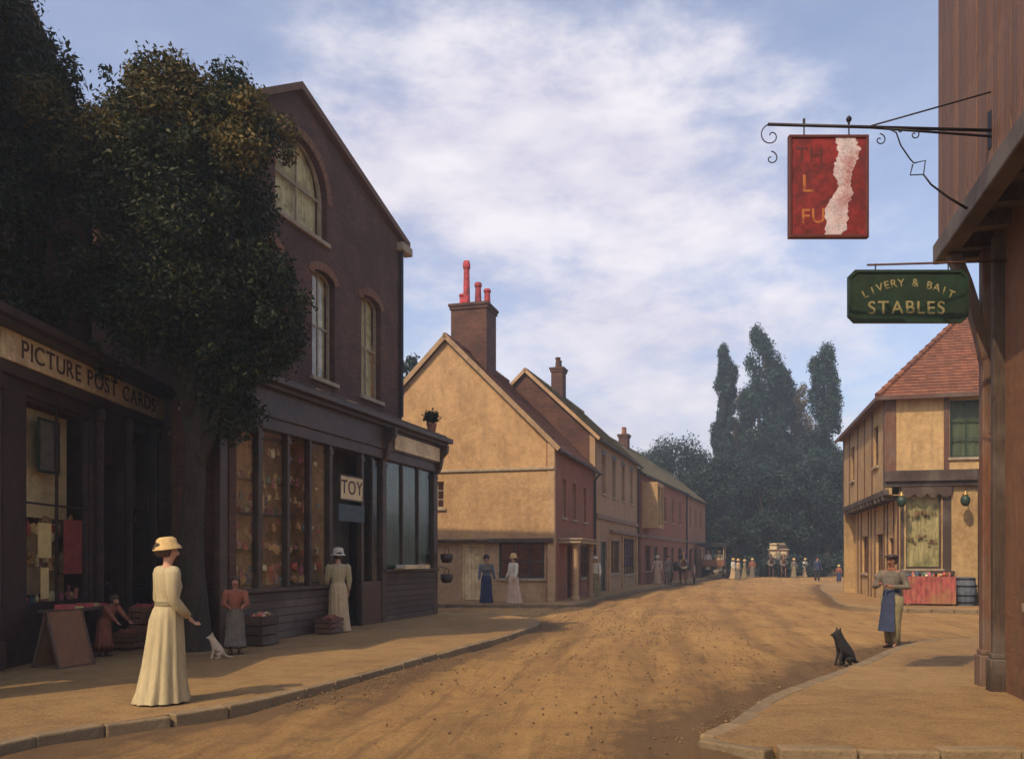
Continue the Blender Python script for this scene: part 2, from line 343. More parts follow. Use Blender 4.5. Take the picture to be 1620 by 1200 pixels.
def worn(name, c, base, th=.5, scale=16):
    m, t, b = mat_base(name); n = noise(t, scale, 8, .75); n2 = noise(t, 3, 4)
    a = N(t, 'ShaderNodeMath', operation='MULTIPLY_ADD'); t.links.new(n2, a.inputs[0]); a.inputs[1].default_value = .5; t.links.new(n, a.inputs[2])
    col = mixc(t, ramp(t, a.outputs[0], [(th+.2, (0, 0, 0)), (th+.32, (1, 1, 1))]), c, base)
    t.links.new(col, b.inputs['Base Color']); b.inputs['Roughness'].default_value = .65; return m
M['gold'] = worn('worn_gold_letters', (.42, .13, .03), (.16, .016, .012), .6); M['goldg'] = worn('worn_gilt_letters', (.30, .25, .11), (.02, .045, .026), .6)
M['letters'] = worn('worn_umber_letters', (.07, .03, .02), (.4, .28, .13), .66)

# wall frames: fn(u, z, d) -> local point, d = outward distance
def F_front(y=0): return lambda u, z, d: (u, y-d, z)
def F_left(x=0): return lambda u, z, d: (x-d, u, z)
def F_right(x=0): return lambda u, z, d: (x+d, u, z)
def rect(u0, u1, z0, z1): return [(u0, z0), (u1, z0), (u1, z1), (u0, z1)]

# ------------------------------------------------------------------ GROUND
def sheet(name, pts, z, mat, step=None, h=0):
    mb = MB(); n = len(pts)
    if h: mb.prism(pts, lambda u, v, d: (u, v, z+d), -h, 0)
    else: mb.add([(x, y, z) for x, y in pts], [tuple(range(n))])
    o = mb.build(name, mat); o['kind'] = 'structure'; return o
def smooth_line(pts, n=6):
    out = []; P = [pts[0]]+pts+[pts[-1]]
    for i in range(1, len(P)-2):
        for k in range(n):
            t = k/n; q = []
            for c in (0, 1):
                a, b, d, e = P[i-1][c], P[i][c], P[i+1][c], P[i+2][c]
                q.append(.5*((2*b)+(-a+d)*t+(2*a-5*b+4*d-e)*t*t+(-a+3*b-3*d+e)*t**3))
            out.append(tuple(q))
    out.append(pts[-1]); return out
sheet('ground', [(-400, -100), (400, -100), (400, 700), (-400, 700)], -.09, M['ground'])

KERB_L = [(-5.4, 3), (-4.7, 5), (-3.95, 7.2), (-2.75, 8.9), (-1.25, 13.2), (-.15, 16.6), (.55, 19.6), (.3, 21.6), (-1.0, 23.2), (-3, 24.3)]
KERB_A = [(-5, 29.2), (-2.5, 28.1), (.9, 27.7), (2.1, 28.2), (3.1, 32), (4.9, 38), (8.3, 47.5), (18, 73.5), (22, 84)]
KERB_F = [(6.4, 6.6), (3.4, 6.62), (2.0, 6.72), (1.68, 7.1), (2.1, 7.8), (2.95, 9.3), (5.07, 12.2), (6.6, 14.4), (8.0, 15.7), (11, 16.6), (15, 17.4)]
KERB_R = [(19, 52), (15.6, 43), (12.6, 33.5), (11.0, 28.6), (10.75, 26.5), (11.6, 25.4), (15, 24.6), (19, 23.6)]
def seg_dist(PX, PY, line):
    d = np.full(PX.shape, 1e9)
    for (x0, y0), (x1, y1) in zip(line, line[1:]):
        vx, vy = x1-x0, y1-y0; t = np.clip(((PX-x0)*vx+(PY-y0)*vy)/(vx*vx+vy*vy), 0, 1)
        d = np.minimum(d, np.hypot(PX-x0-t*vx, PY-y0-t*vy))
    return d
def road_mesh():
    # an uneven earth carriageway, rutted along the line of the street
    xs = np.linspace(-9, 30, 300); ys = np.concatenate([np.linspace(-6, 5, 30), np.linspace(5.06, 30, 330), np.linspace(30.3, 110, 120)])
    rng = np.random.RandomState(3); ph = rng.rand(60)*6.28; kx = rng.randn(60)*1.8; ky = rng.randn(60)*1.2
    GX, GY = np.meshgrid(xs, ys); GX = GX+np.where(GY < 30, 0, (GY-30)*.22)
    H = sum(np.sin(kx[i]*GX+ky[i]*GY+ph[i]) for i in range(60))*.0022+sum(np.sin(3*kx[i]*GX+3*ky[i]*GY+ph[-i]) for i in range(60))*.0011
    wob = .12*np.sin(GY*.45)+.07*np.sin(GY*1.1+1)
    mud = np.zeros_like(H)
    for off, dep, w in ((-2.6, .02, .2), (-1.15, .025, .17), (.35, .03, .2), (1.05, .022, .15), (2.5, .022, .2), (3.6, .018, .22)):
        cl_ = off+.13*GY+.0012*np.maximum(GY-8, 0)**2*1.4+wob*(1 if off < .5 else -.8)
        g_ = np.exp(-((GX-cl_)/w)**2); H -= dep*g_; H += dep*.4*np.exp(-((GX-cl_-2*w)/w)**2); mud += .16*g_
    dk = np.minimum(np.minimum(seg_dist(GX, GY, KERB_L), seg_dist(GX, GY, KERB_F)), np.minimum(seg_dist(GX, GY, KERB_A), seg_dist(GX, GY, KERB_R)))
    H -= .02*np.exp(-(dk/.3)**2); mud += .5*np.exp(-(dk/.42)**2)+.2*np.exp(-(dk/1.1)**2); mud += .3*np.exp(-(seg_dist(GX, GY, KERB_F[3:8])/.9)**2)+.22*np.exp(-(seg_dist(GX, GY, KERB_L[:7])/.6)**2)+.2*np.exp(-((GY-5.6)/1.2)**2)
    H = np.clip(H, -.055, .05)
    n = len(xs); vs = np.stack([GX, GY, H-.005], 2).reshape(-1, 3).tolist(); fs = [(j*n+i, j*n+i+1, (j+1)*n+i+1, (j+1)*n+i) for j in range(len(ys)-1) for i in range(n-1)]
    mb = MB(); mb.add(vs, fs); o = mb.build('road', M['road'], smooth=True); o['kind'] = 'structure'
    UVc = np.stack([GX-(.13*GY+.0017*np.maximum(GY-8, 0)**2), GY], 2).reshape(-1, 2)
    lv = np.empty(len(o.data.loops), 'i'); o.data.loops.foreach_get('vertex_index', lv); o.data.uv_layers['UV'].data.foreach_set('uv', UVc[lv].astype('f').ravel())
    ca = o.data.color_attributes.new('mud', 'FLOAT_COLOR', 'POINT'); mm = np.clip(mud, 0, 1).ravel()
    ca.data.foreach_set('color', np.stack([mm, mm, mm, np.ones_like(mm)], 1).ravel().astype('f'))
road_mesh()

def pavement(name, kerb, back, zt=.085, maxstone=300, sl=.62):
    k = smooth_line(kerb)
    o = sheet(name, k+back, zt-.004, M['pave'], h=.3)
    o2 = o
    # kerb stones, one by one
    base = MB(); base.box(-sl/2+.006, sl/2-.006, -.075, .075, -.16, .012); meshes = []
    for q in range(4):
        b = MB(); jx = [random.uniform(-.012, .012) for _ in range(3)]
        b.box(-sl/2+.01+jx[0], sl/2-.01+jx[1], -.085, .08+jx[2], -.2, .012)
        t_ = b.build('kerb_stone', M['kerb'], bevel=.018, seg=2); meshes.append(t_.data); t0 = t_; bpy.data.objects.remove(t_)
    acc = 0; pts = [Vector((x, y, 0)) for x, y in k]; nxt = sl/2; cnt = 0
    for a, b in zip(pts, pts[1:]):
        L = (b-a).length
        while nxt <= acc+L and cnt < maxstone:
            p = a+(b-a)*((nxt-acc)/L); d = b-a
            s_ = bpy.data.objects.new('kerb_stone', random.choice(meshes)); COL.objects.link(s_); s_.parent = o
            s_.location = (p.x, p.y, zt-.012+random.uniform(-.01, .006)); s_.rotation_euler = (random.uniform(-.015, .015), random.uniform(-.01, .01), math.atan2(d.y, d.x)+random.uniform(-.01, .01))
            m = s_.modifiers.new('bevel', 'BEVEL'); m.width = .018; m.segments = 2
            nxt += sl; cnt += 1
        acc += L
    return o
pavement('pavement', KERB_L, [(-8.5, 26), (-9.5, 3)])
pavement('pavement', KERB_A, [(14, 88), (-5, 40)])
pavement('pavement', KERB_F, [(16, 9), (9, 5)])
pavement('pavement', KERB_R, [(24, 34), (24, 52)])

# ------------------------------------------------------------------ generic building pieces
def roof_tiles(parent, O, U, V, wid, length, mat, tw=.24, th=.17, hipL=0, hipR=0, seed=0, name='roof_tiles'):
    """tiles laid one by one over the slope O + u*U + v*V; hipL/hipR shorten each course"""
    rng = random.Random(seed); O = Vector(O); U = Vector(U).normalized(); V = Vector(V).normalized(); Nn = U.cross(V).normalized()
    if Nn.z < 0: Nn = -Nn
    mb = MB(); rows = int(length/th)+1
    for r in range(rows):
        v = r*th; a = hipL*v; b = wid-hipR*v; off = (r % 2)*tw/2
        u = a-off
        sag = 0
        while u < b:
            u0 = max(u, a); u1 = min(u+tw-.006, b)
            if u1-u0 > .03:
                j = rng.uniform(-.006, .006); k = rng.uniform(-.008, .008)
                top = min(th*1.25, length-v+.02)
                p = [O+U*u0+V*(v+k)+Nn*(.032+j), O+U*u1+V*(v+k)+Nn*(.032+rng.uniform(-.006, .006)),
                     O+U*u1+V*(v+top)+Nn*.006, O+U*u0+V*(v+top)+Nn*.006]
                q = [x-Nn*.016 for x in p[:2]]
                mb.add(p+q, [(0, 1, 2, 3), (0, 4, 5, 1)])
            u += tw
    me_o = mb.build(name, mat, parent); me_o['kind'] = 'stuff'
    return me_o

def window(parent, fn, u0, u1, z0, z1, cols=2, rows=3, rec=.12, fm=None, blind=None, blind_to=1.0, sill=True, bar=.03, head=None, curtain=None):
    fm = fm or M['sill']; w = .055
    mb = MB(); d0, d1 = -rec-.05, -rec
    mb.mbox(fn, u0, u0+w, z0, z1, d0, d1); mb.mbox(fn, u1-w, u1, z0, z1, d0, d1)
    mb.mbox(fn, u0+w, u1-w, z0, z0+w, d0, d1); mb.mbox(fn, u0+w, u1-w, z1-w, z1, d0, d1)
    for i in range(1, cols):
        u = u0+(u1-u0)*i/cols; mb.mbox(fn, u-bar/2, u+bar/2, z0+w, z1-w, d0+.004, d1-.004)
    for i in range(1, rows):
        z = z0+(z1-z0)*i/rows
        for c in range(cols):
            a = u0+(u1-u0)*c/cols+(w if c == 0 else bar/2); b = u0+(u1-u0)*(c+1)/cols-(w if c == cols-1 else bar/2)
            mb.mbox(fn, a, b, z-bar/2, z+bar/2, d0+.006, d1-.006)
    o = mb.build('window', fm, parent)
    for c in range(cols):
        for r in range(rows):
            a = u0+w*.5+(u1-u0-w)*c/cols; b = u0+w*.5+(u1-u0-w)*(c+1)/cols; e = z0+w*.5+(z1-z0-w)*r/rows; g = z0+w*.5+(z1-z0-w)*(r+1)/rows
            t = random.uniform(-.004, .004)
            p = MB(); p.add([fn(a, e, d0+.02+t), fn(b, e, d0+.02-t), fn(b, g, d0+.02-t*.5), fn(a, g, d0+.02+t)], [(0, 1, 2, 3)]); p.build('pane', M['glass'], o)
    if blind:
        b = MB(); n = 14; zz = z1-(z1-z0)*blind_to
        vs = []
        for i in range(n+1):
            u = u0+.03+(u1-u0-.06)*i/n; dd = d0-.07+.018*math.sin(i*1.9)
            vs += [fn(u, zz, dd), fn(u, z1-.02, dd)]
        b.add(vs, [(2*i, 2*i+2, 2*i+3, 2*i+1) for i in range(n)]); b.build('blind', blind, o, smooth=True)
    if sill: MB().mbox(fn, u0-.08, u1+.08, z0-.09, z0-.003, -rec+.02, .07).build('sill', M['sill'], o, bevel=.01)
    if head: MB().mbox(fn, u0-.1, u1+.1, z1+.003, z1+.2, -.06, .015).build('lintel', head, o)
    return o
def door(parent, fn, u0, u1, z0, z1, mat, rec=.15, planks=5, panes=False):
    o = MB().mbox(fn, u0, u1, z1-.09, z1, -rec-.05, -rec+.03).mbox(fn, u0, u0+.08, z0, z1-.09, -rec-.05, -rec+.03).mbox(fn, u1-.08, u1, z0, z1-.09, -rec-.05, -rec+.03).build('door', mat, parent)
    a, b = u0+.08, u1-.08
    for i in range(planks):
        p = a+(b-a)*i/planks; q = a+(b-a)*(i+1)/planks
        MB().mbox(fn, p+.004, q-.004, z0+.02, z1-.1, -rec-.04, -rec-.008+.004*(i % 2)).build('plank', mat, o)
    MB().lathe([(.001, 0), (.025, .005), (.03, .02), (.02, .035), (.001, .04)], 8, M=None).build('handle', M['brass'], o).location = fn(b-.12, z0+1.0, -rec-.005)
    return o
def chimney(parent, x, y, w, d, z0, z1, mat, pots, potmat, ph=.6):
    b = MB(); b.box(x-w/2, x+w/2, y-d/2, y+d/2, z0, z1-.22); b.box(x-w/2-.05, x+w/2+.05, y-d/2-.05, y+d/2+.05, z1-.22, z1-.1); b.box(x-w/2-.09, x+w/2+.09, y-d/2-.09, y+d/2+.09, z1-.1, z1)
    o = b.build('chimney', mat, parent)
    for px_, py_, h in pots:
        MB().lathe([(.17, z1), (.14, z1+.1), (.115, z1+h*.8), (.15, z1+h*.86), (.15, z1+h*.93), (.12, z1+h), (.08, z1+h), (.08, z1+h*.6)], 12, (x+px_, y+py_, 0)).build('chimney_pot', potmat, o)
    return o
def text(parent, body, mat, size, M4, name='letter', ext=.004, align='CENTER', spacing=1.0, sx=1.0):
    """each letter a part of its own"""
    ms = []; x = 0
    for ch in body:
        if ch == ' ': x += size*.34*spacing; continue
        c = bpy.data.curves.new(name, 'FONT'); c.body = ch; c.size = size; c.extrude = ext; c.align_x = 'LEFT'; c.align_y = 'CENTER'; c.offset = .0015
        o = bpy.data.objects.new(name, c); COL.objects.link(o); bpy.context.view_layer.update(); me = bpy.data.meshes.new_from_object(o); bpy.data.objects.remove(o)
        lo = min(v.co.x for v in me.vertices); hi = max(v.co.x for v in me.vertices)
        for v in me.vertices: v.co.x -= lo; v.co.x *= sx
        me.materials.clear(); me.materials.append(mat); ms.append((me, x)); x += (hi-lo)*sx+size*.11*spacing
    x -= size*.11*spacing
    for me, px_ in ms:
        o = bpy.data.objects.new(name, me); COL.objects.link(o); o.parent = parent
        o.matrix_local = M4 @ Matrix.Translation((px_-x/2, random.uniform(-.004, .004), 0)) @ Matrix.Rotation(random.uniform(-.02, .02), 4, 'Z')
def face_mat(origin, right, up):                     # text plane from its right and up directions
    r = Vector(right).normalized(); u = Vector(up).normalized(); n = r.cross(u)
    m = Matrix((r, u, n)).transposed().to_4x4(); m.translation = origin; return m

# ================================================================== LEFT 1: the postcard shop
b1 = thing('brick_shop', 'dark brick shop under a cream board reading PICTURE POST CARDS at the left edge', 'shop', (-6.8, 7.2, .12), R(90))
L1 = 9.05; f = F_front(0); fu = F_front(1.2)
z0 = -.14
MB().wall([(0, z0), (L1, z0), (L1, 4.1), (0, 4.1)], [rect(1.0, 4.2, .75, 3.75), rect(4.75, 6.65, .75, 3.72), rect(6.95, 7.75, .0, 3.0), rect(7.95, 8.85, .9, 3.72)], f, .18).build('shopfront', M['purple'], b1)
MB().wall([(0, z0), (L1+.0, z0), (L1, 8.95), (L1-.5, 9.2), (5.4, 11.2), (1.6, 9.2), (0, 9.0)], [rect(6.2, 7.1, 5.6, 7.6), rect(3.2, 4.2, 5.6, 7.6), rect(.3, L1-.3, 0, 4.2)], fu, .25).build('wall', M['brick_dark'], b1)
MB().wall(rect(1.2, 9, z0, 8.95), [], F_left(0), .25).build('wall', M['brick_dark'], b1)
MB().wall([(1.2, z0), (9, z0), (9, 8.9), (1.2, 8.9)], [], F_right(L1+.002), .25).build('wall', M['brick_dark'], b1)
MB().wall([(0, z0), (1.19, z0), (1.19, 4.4), (0, 4.1)], [], F_right(L1+.003), .2).build('wall', M['brick_dark'], b1)
MB().box(.05, L1-.05, 4.4, 4.5, 0, 4.1).build('partition', M['interior'], b1)
MB().box(.05, L1-.05, .2, 4.4, 4.02, 4.1).build('ceiling', M['interior'], b1)
MB().box(.05, L1-.05, .2, 4.4, -.1, .02).build('shop_floor', M['timber_x'], b1)
# cornice, fascia, lead roof
MB().box(-.1, L1+.12, -.12, .02, 3.9, 4.06).box(-.1, L1+.15, -.3, .3, 4.48, 4.56).box(-.1, L1+.2, -.38, .3, 4.56, 4.68).build('cornice', M['brownpaint'], b1, bevel=.012)
MB().add([(-.1, -.36, 4.68), (L1+.2, -.36, 4.68), (L1+.2, 1.2, 5.15), (-.1, 1.2, 5.15), (-.1, -.36, 4.683), (L1+.2, -.36, 4.683), (L1+.2, 1.2, 5.2), (-.1, 1.2, 5.2)], [(0, 1, 2, 3), (4, 5, 6, 7), (0, 1, 5, 4), (1, 2, 6, 5)]).build('lead_roof', M['lead'], b1)
fs = MB().box(3.95, L1+.08, -.14, -.06, 4.07, 4.475).build('fascia_board', M['fascia'], b1, bevel=.01)
text(fs, 'PICTURE POST CARDS', M['letters'], .36, face_mat(((3.95+L1)/2+.05, -.145, 4.27), (1, 0, 0), (0, 0, 1)), sx=1.08, spacing=1.3)
for u in (.2, 3.9-.0, 6.8, 7.86, 8.9):
    w = .17 if u < 5 else .09
    MB().box(u-w/2, u+w/2, -.12, -.003, -.02, 3.9).box(u-w/2-.03, u+w/2+.03, -.16, -.003, -.02, .35).box(u-w/2-.03, u+w/2+.03, -.16, -.003, 3.66, 3.84).build('pilaster', M['purple'], b1, bevel=.01)
window(b1, f, 1.0, 4.2, .75, 3.75, 2, 2, .06, M['purple'], sill=False)
window(b1, f, 4.75, 6.65, .75, 3.72, 2, 2, .06, M['purple'], sill=False)
window(b1, f, 7.95, 8.85, .9, 3.72, 1, 2, .06, M['purple'], sill=False)
door(b1, f, 6.95, 7.75, 0, 3.0, M['purple'], .2, 4)
window(b1, fu, 6.2, 7.1, 5.6, 7.6, 2, 4, .12, M['sill'], blind=M['blind'], blind_to=.5)
window(b1, fu, 3.2, 4.2, 5.6, 7.6, 2, 4, .12, M['sill'], blind=M['blind'], blind_to=.5)
def gable_roof(parent, x0, x1, ym, zm, x_unused=None): pass
# gable facing the street: ridge runs inwards (local y)
for a, bq in (((-.15, 8.95), (5.4, 11.22)), ((L1+.25, 8.85), (5.4, 11.22))):
    MB().prism([a, bq, (bq[0], bq[1]+.14), (a[0], a[1]+.14)], lambda u, z, d: (u, 1.05-d, z), -8, 0).build('roof', M['tile_brown'], b1)

# ------------------------------------------------------------------ leaf clouds
def leaf_mesh(name, clumps, n, size, mat, parent=None, seed=1, flat=None, squash=1.0):
    """clumps [(x,y,z,r)]; n leaves scattered round the clump centres, each a bent leaf of two triangles"""
    rng = np.random.RandomState(seed); C = np.array(clumps, 'f8'); w = C[:, 3]**2; w /= w.sum()
    idx = rng.choice(len(C), n, p=w); d = rng.randn(n, 3); d /= np.linalg.norm(d, axis=1)[:, None]
    rad = C[idx, 3]*(rng.rand(n)**.45)*(1+.25*rng.randn(n)*.5); d[:, 2] *= squash
    c = C[idx, :3]+d*rad[:, None]
    nn = d*.7+rng.randn(n, 3)*.7+np.array([0, 0, .35]); nn /= np.linalg.norm(nn, axis=1)[:, None]
    a = np.cross(nn, rng.randn(n, 3)); a /= np.linalg.norm(a, axis=1)[:, None]; b = np.cross(nn, a)
    s = size*(.6+.8*rng.rand(n))[:, None]
    v = np.stack([c-a*s, c+b*s*.45+nn*s*.12, c+a*s, c-b*s*.45+nn*s*.12], 1).reshape(-1, 3)
    me = bpy.data.meshes.new(name); me.vertices.add(4*n); me.vertices.foreach_set('co', v.ravel())
    me.loops.add(4*n); me.loops.foreach_set('vertex_index', np.arange(4*n, dtype='i')); me.polygons.add(n)
    me.polygons.foreach_set('loop_start', np.arange(0, 4*n, 4, dtype='i')); me.polygons.foreach_set('loop_total', np.full(n, 4, 'i'))
    me.update(calc_edges=True); me.materials.append(mat)
    o = bpy.data.objects.new(name, me); COL.objects.link(o); o.parent = parent; return o
def limbs(parent, base_r, h0, targets, r_end=.04, name='trunk', lean=(0, 0), mat=None, taper=.6):
    rng = random.Random(len(targets)*7+3); mb = MB(); n = 8
    pts = [(lean[0]*t/n+.05*math.sin(t*1.3), lean[1]*t/n+.05*math.cos(t*1.7)-.05, h0*t/n) for t in range(n+1)]
    mb.tube([(pts[0][0], pts[0][1], -.25)]+pts, [base_r*1.45, base_r*1.25]+[base_r*(1-(1-taper)*t/n) for t in range(1, n+1)], 14)
    top = Vector(pts[-1])
    for i, tg in enumerate(targets):
        tg = Vector(tg); s = Vector(pts[-1-(i % 3)]); m = (s+tg)/2+Vector((rng.uniform(-.3, .3), rng.uniform(-.3, .3), rng.uniform(0, .35)))
        q = [s*(1-t)**2+m*2*t*(1-t)+tg*t*t for t in [k/6 for k in range(7)]]
        r0 = base_r*taper*.7
        mb.tube(q, [r0+(r_end-r0)*k/6 for k in range(7)], 8)
    return mb.build(name, mat or M['bark'], parent, smooth=True)

def crown_clumps(center, rad, n, r, seed, hollow=.55):
    rng = random.Random(seed); out = []
    while len(out) < n:
        v = Vector((rng.gauss(0, 1), rng.gauss(0, 1), rng.gauss(0, 1))).normalized()*(hollow+(1-hollow)*rng.random())
        out.append((center[0]+v.x*rad[0], center[1]+v.y*rad[1], center[2]+v.z*rad[2], r*rng.uniform(.6, 1.35)))
    return out

# street tree between the two shops
t1 = thing('street_tree', 'tall dark leafy tree on the pavement between the two left shops', 'tree', (-5.12, 13.75, .1))
cl = crown_clumps((.0, -.2, 6.4), (1.45, 1.3, 2.0), 64, .48, 5)+crown_clumps((-.2, -.2, 7.4), (1.65, 1.3, 1.2), 40, .42, 6)+crown_clumps((-.1, -.2, 7.3), (1.95, 1.5, 1.7), 40, .17, 16, .92)
cl += crown_clumps((-1.15, -.2, 7.9), (.65, .8, .75), 16, .32, 17)+crown_clumps((1.2, -.1, 8.3), (.75, .8, .7), 22, .3, 18)+crown_clumps((.1, -.2, 8.7), (1.2, .8, .5), 22, .3, 19)+crown_clumps((.35, 0, 4.85), (.95, .8, .7), 26, .32, 8)
cl += crown_clumps((-.1, -.2, 6.8), (1.0, .9, 1.7), 22, .6, 9, .1)
cl += crown_clumps((-1.05, -.1, 5.75), (.8, .8, .6), 20, .34, 21)+crown_clumps((1.05, 0, 5.4), (.8, .7, .8), 22, .32, 22)+crown_clumps((.6, .1, 4.4), (.7, .6, .6), 20, .28, 23)+crown_clumps((.45, .1, 3.9), (.5, .45, .5), 14, .22, 24)
rng = random.Random(44)
for i in range(60):
    a = rng.uniform(0, 6.28); zz = rng.uniform(4.4, 8.9); rr = (1.75+.35*rng.random())*(1-.25*abs(zz-6.8)/2.2); cl.append((rr*math.cos(a)-.05, rr*math.sin(a)*.8-.1, zz, rng.uniform(.08, .22)))
cl = [c_ for c_ in cl if not (c_[2] > 6.3 and c_[0]+c_[3] > 1.42)]
leaf_mesh('crown', cl, 180000, .042, M['leaf'], t1, 4)
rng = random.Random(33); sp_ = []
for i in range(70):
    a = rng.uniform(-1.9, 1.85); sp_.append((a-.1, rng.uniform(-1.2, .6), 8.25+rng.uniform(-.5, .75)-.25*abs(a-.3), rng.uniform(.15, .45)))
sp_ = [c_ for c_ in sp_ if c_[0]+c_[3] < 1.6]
leaf_mesh('crown_top', sp_, 36000, .042, M['leaf_sunlit'], t1, 14)  # sunlit top of the crown put into the colour as paler golden leaves
limbs(t1, .23, 3.7, [(c[0]*.8, c[1]*.8, c[2]) for c in cl[:46:3]], .03)

# climbing ivy over the first gable
iv = thing('ivy', 'dark ivy climbing the brick gable wall above the postcard shop', 'ivy', (-8.0, 12.6, 4.7))
rng = random.Random(11); cl = []
for i in range(170):
    y = rng.uniform(-3.4, 3.6); zt = 5.75-abs(y)*.42
    z = rng.uniform(.35, zt) if rng.random() < .8 else zt*rng.uniform(.85, .97)
    if 2.2 < y and z < 3.2: continue
    cl.append((rng.uniform(.05, .5), y, z, rng.uniform(.25, .5)))
leaf_mesh('foliage', cl, 70000, .05, M['ivy'], iv, 12)
st = MB()
for i in range(7):
    y = -2.8+i*.9; st.tube([(.08, y*.3, 0), (.08, y*.6, 1.5), (.1, y*.9, 3.2), (.1, y, 4.9-abs(y)*.4)], [.05, .04, .03, .012], 6)
st.build('stem', M['bark'], iv, smooth=True)

# ================================================================== LEFT 2: the bazaar
th2 = math.atan2(.955, .297)
b2 = thing('gabled_shop', 'tall dark red brick gabled building over the bazaar with a wide glazed shopfront', 'shop', (-4.78, 14.2, .1), th2)
LB = 9.2; f = F_front(0); fu = F_front(1.0)
MB().mbox(f, -.1, 3.5, -.1, .86, -.15, -.01).build('stall_riser', M['purple'], b2); MB().mbox(f, 6.05, 9.2, -.1, 1.14, -.15, -.01).build('stall_riser', M['purple'], b2)
k = 0
for a, b_, top in ((-.1, 3.5, .86), (6.05, 9.2, 1.14)):          # boards of the stall riser
    n = int(top/.14)
    for i in range(n):
        MB().mbox(f, a+.02, b_-.02, -.02+i*top/n+.006, -.02+(i+1)*top/n-.006, -.008, .02+.004*(i % 2)).build('board', M['timber_x'], b2, bevel=.004)
MB().mbox(f, -.14, 3.55, .86, .93, -.2, .08).mbox(f, 6.0, 9.25, 1.14, 1.21, -.2, .08).build('window_ledge', M['brownpaint'], b2, bevel=.01)
posts = [(-.06, .2), (.99, .13), (1.91, .09), (2.70, .08), (3.5, .12), (4.9, .12), (6.0, .2), (9.1, .22)]
for u, w in posts:
    zb = .93 if u < 3.4 and u > 0 else -.05
    MB().mbox(f, u-w/2, u+w/2, zb, 3.78, -.1, .03).mbox(f, u-w/2-.02, u+w/2+.02, 3.6, 3.7, -.1, .05).build('post', M['brownpaint'], b2, bevel=.01)
MB().mbox(f, -.16, 9.3, 3.78, 4.0, -.18, .06).build('transom', M['brownpaint'], b2, bevel=.01)
for a, b_ in ((-.06, .99), (.99, 1.91), (1.91, 2.70), (2.70, 3.5)):
    MB().add([f(a, .93, -.05), f(b_, .93, -.05), f(b_, 3.78, -.05), f(a, 3.78, -.05)], [(0, 1, 2, 3)]).build('pane', M['glass'], b2)
for i in range(3):
    a = 6.1+i*.97; MB().add([f(a, 1.21, -.05), f(a+.95, 1.21, -.05), f(a+.95, 3.78, -.05), f(a, 3.78, -.05)], [(0, 1, 2, 3)]).build('pane', M['glass'], b2)
    if i: MB().mbox(f, a-.03, a+.03, 1.21, 3.78, -.08, .0).build('glazing_bar', M['brownpaint'], b2)
# green ribbed blinds drawn in the far window
bl = MB(); n = 60; vs = []
for i in range(n+1):
    u = 6.12+2.86*i/n; d = -.2+.022*math.sin(i*2.1)
    vs += [f(u, 1.25, d), f(u, 3.76, d)]
bl.add(vs, [(2*i, 2*i+2, 2*i+3, 2*i+1) for i in range(n)]).build('blind', M['blindg'], b2, smooth=True)
# interior
MB().mbox(f, .14, 2.4, -.1, .0, -1.04, -.2).mbox(f, 2.4, 9.2, -.1, .0, -3.0, -.2).build('shop_floor', M['timber_x'], b2)
MB().mbox(f, 2.5, 9.2, 0, 4.0, -3.1, -3.0).mbox(f, .14, 2.42, .0, 3.9, -1.04, -1.0).mbox(f, 2.42, 3.52, .0, 3.9, -1.35, -1.3).mbox(f, 3.52, 3.57, 0, 3.9, -1.35, -.15).build('partition', M['interior'], b2)
MB().mbox(f, .14, 2.4, 3.96, 4.06, -1.04, -.2).mbox(f, 2.4, 9.3, 3.96, 4.06, -3.1, -.2).build('ceiling', M['interior'], b2)
for z in (.95, 1.62, 2.3, 2.95):
    MB().mbox(f, .05, 3.45, z, z+.03, -.62 if z < 1 else -.99, -.22 if z < 1 else -.7).build('shelf', M['timber_x'], b2)
# entrance: door set back and narrow side light
door(b2, F_front(.9), 3.65, 4.75, 0, 2.7, M['green'], 0, 5)
MB().mbox(F_front(.9), 3.57, 6.0, 2.7, 4.0, -.1, 0).mbox(F_front(.9), 4.76, 6.0, 0, 2.7, -.1, 0).build('partition', M['timber'], b2)
MB().mbox(f, 4.96, 5.9, -.05, .95, -.1, .0).build('stall_riser', M['timber_red'], b2)
for i in range(2):
    MB().add([f(4.97+.47*i, .96, -.05), f(5.42+.47*i, .96, -.05), f(5.42+.47*i, 3.77, -.05), f(4.97+.47*i, 3.77, -.05)], [(0, 1, 2, 3)]).build('pane', M['glass'], b2)
MB().mbox(f, 5.41, 5.45, .96, 3.77, -.08, 0).build('glazing_bar', M['brownpaint'], b2)
# fascia and cornice
MB().mbox(f, -.2, 9.4, 4.0, 4.5, -.1, .1).build('fascia_board', M['brownpaint'], b2, bevel=.01)
MB().mbox(f, 6.35, 9.42, 4.05, 4.42, .102, .14).build('fascia_board', M['fascia'], b2, bevel=.01)
MB().mbox(f, -.3, 9.55, 4.5, 4.58, -.1, .22).mbox(f, -.35, 9.62, 4.58, 4.7, -.1, .34).build('cornice', M['brownpaint'], b2, bevel=.012)
MB().prism([(-.35, 4.7), (1.1, 5.25), (1.1, 5.2), (-.33, 4.66)], lambda u, z, d: (d, u, z), -.35, 9.6).build('lead_roof', M['lead'], b2)
for i in range(12):
    MB().tube([(-.2+i*.85, -.33, 4.715), (-.2+i*.85, 1.0, 5.225)], .018, 6).build('lead_roll', M['lead'], b2)
for u in (.0, 5.95, 9.2): # scrolled brackets below the cornice
    MB().prism([(0, 3.72), (.0, 4.5), (-.3, 4.5), (-.28, 4.3), (-.14, 4.15), (-.1, 3.9)], lambda a, z, d: (u+d, a-.06, z), -.07, .07).build('bracket', M['brownpaint'], b2, bevel=.008)
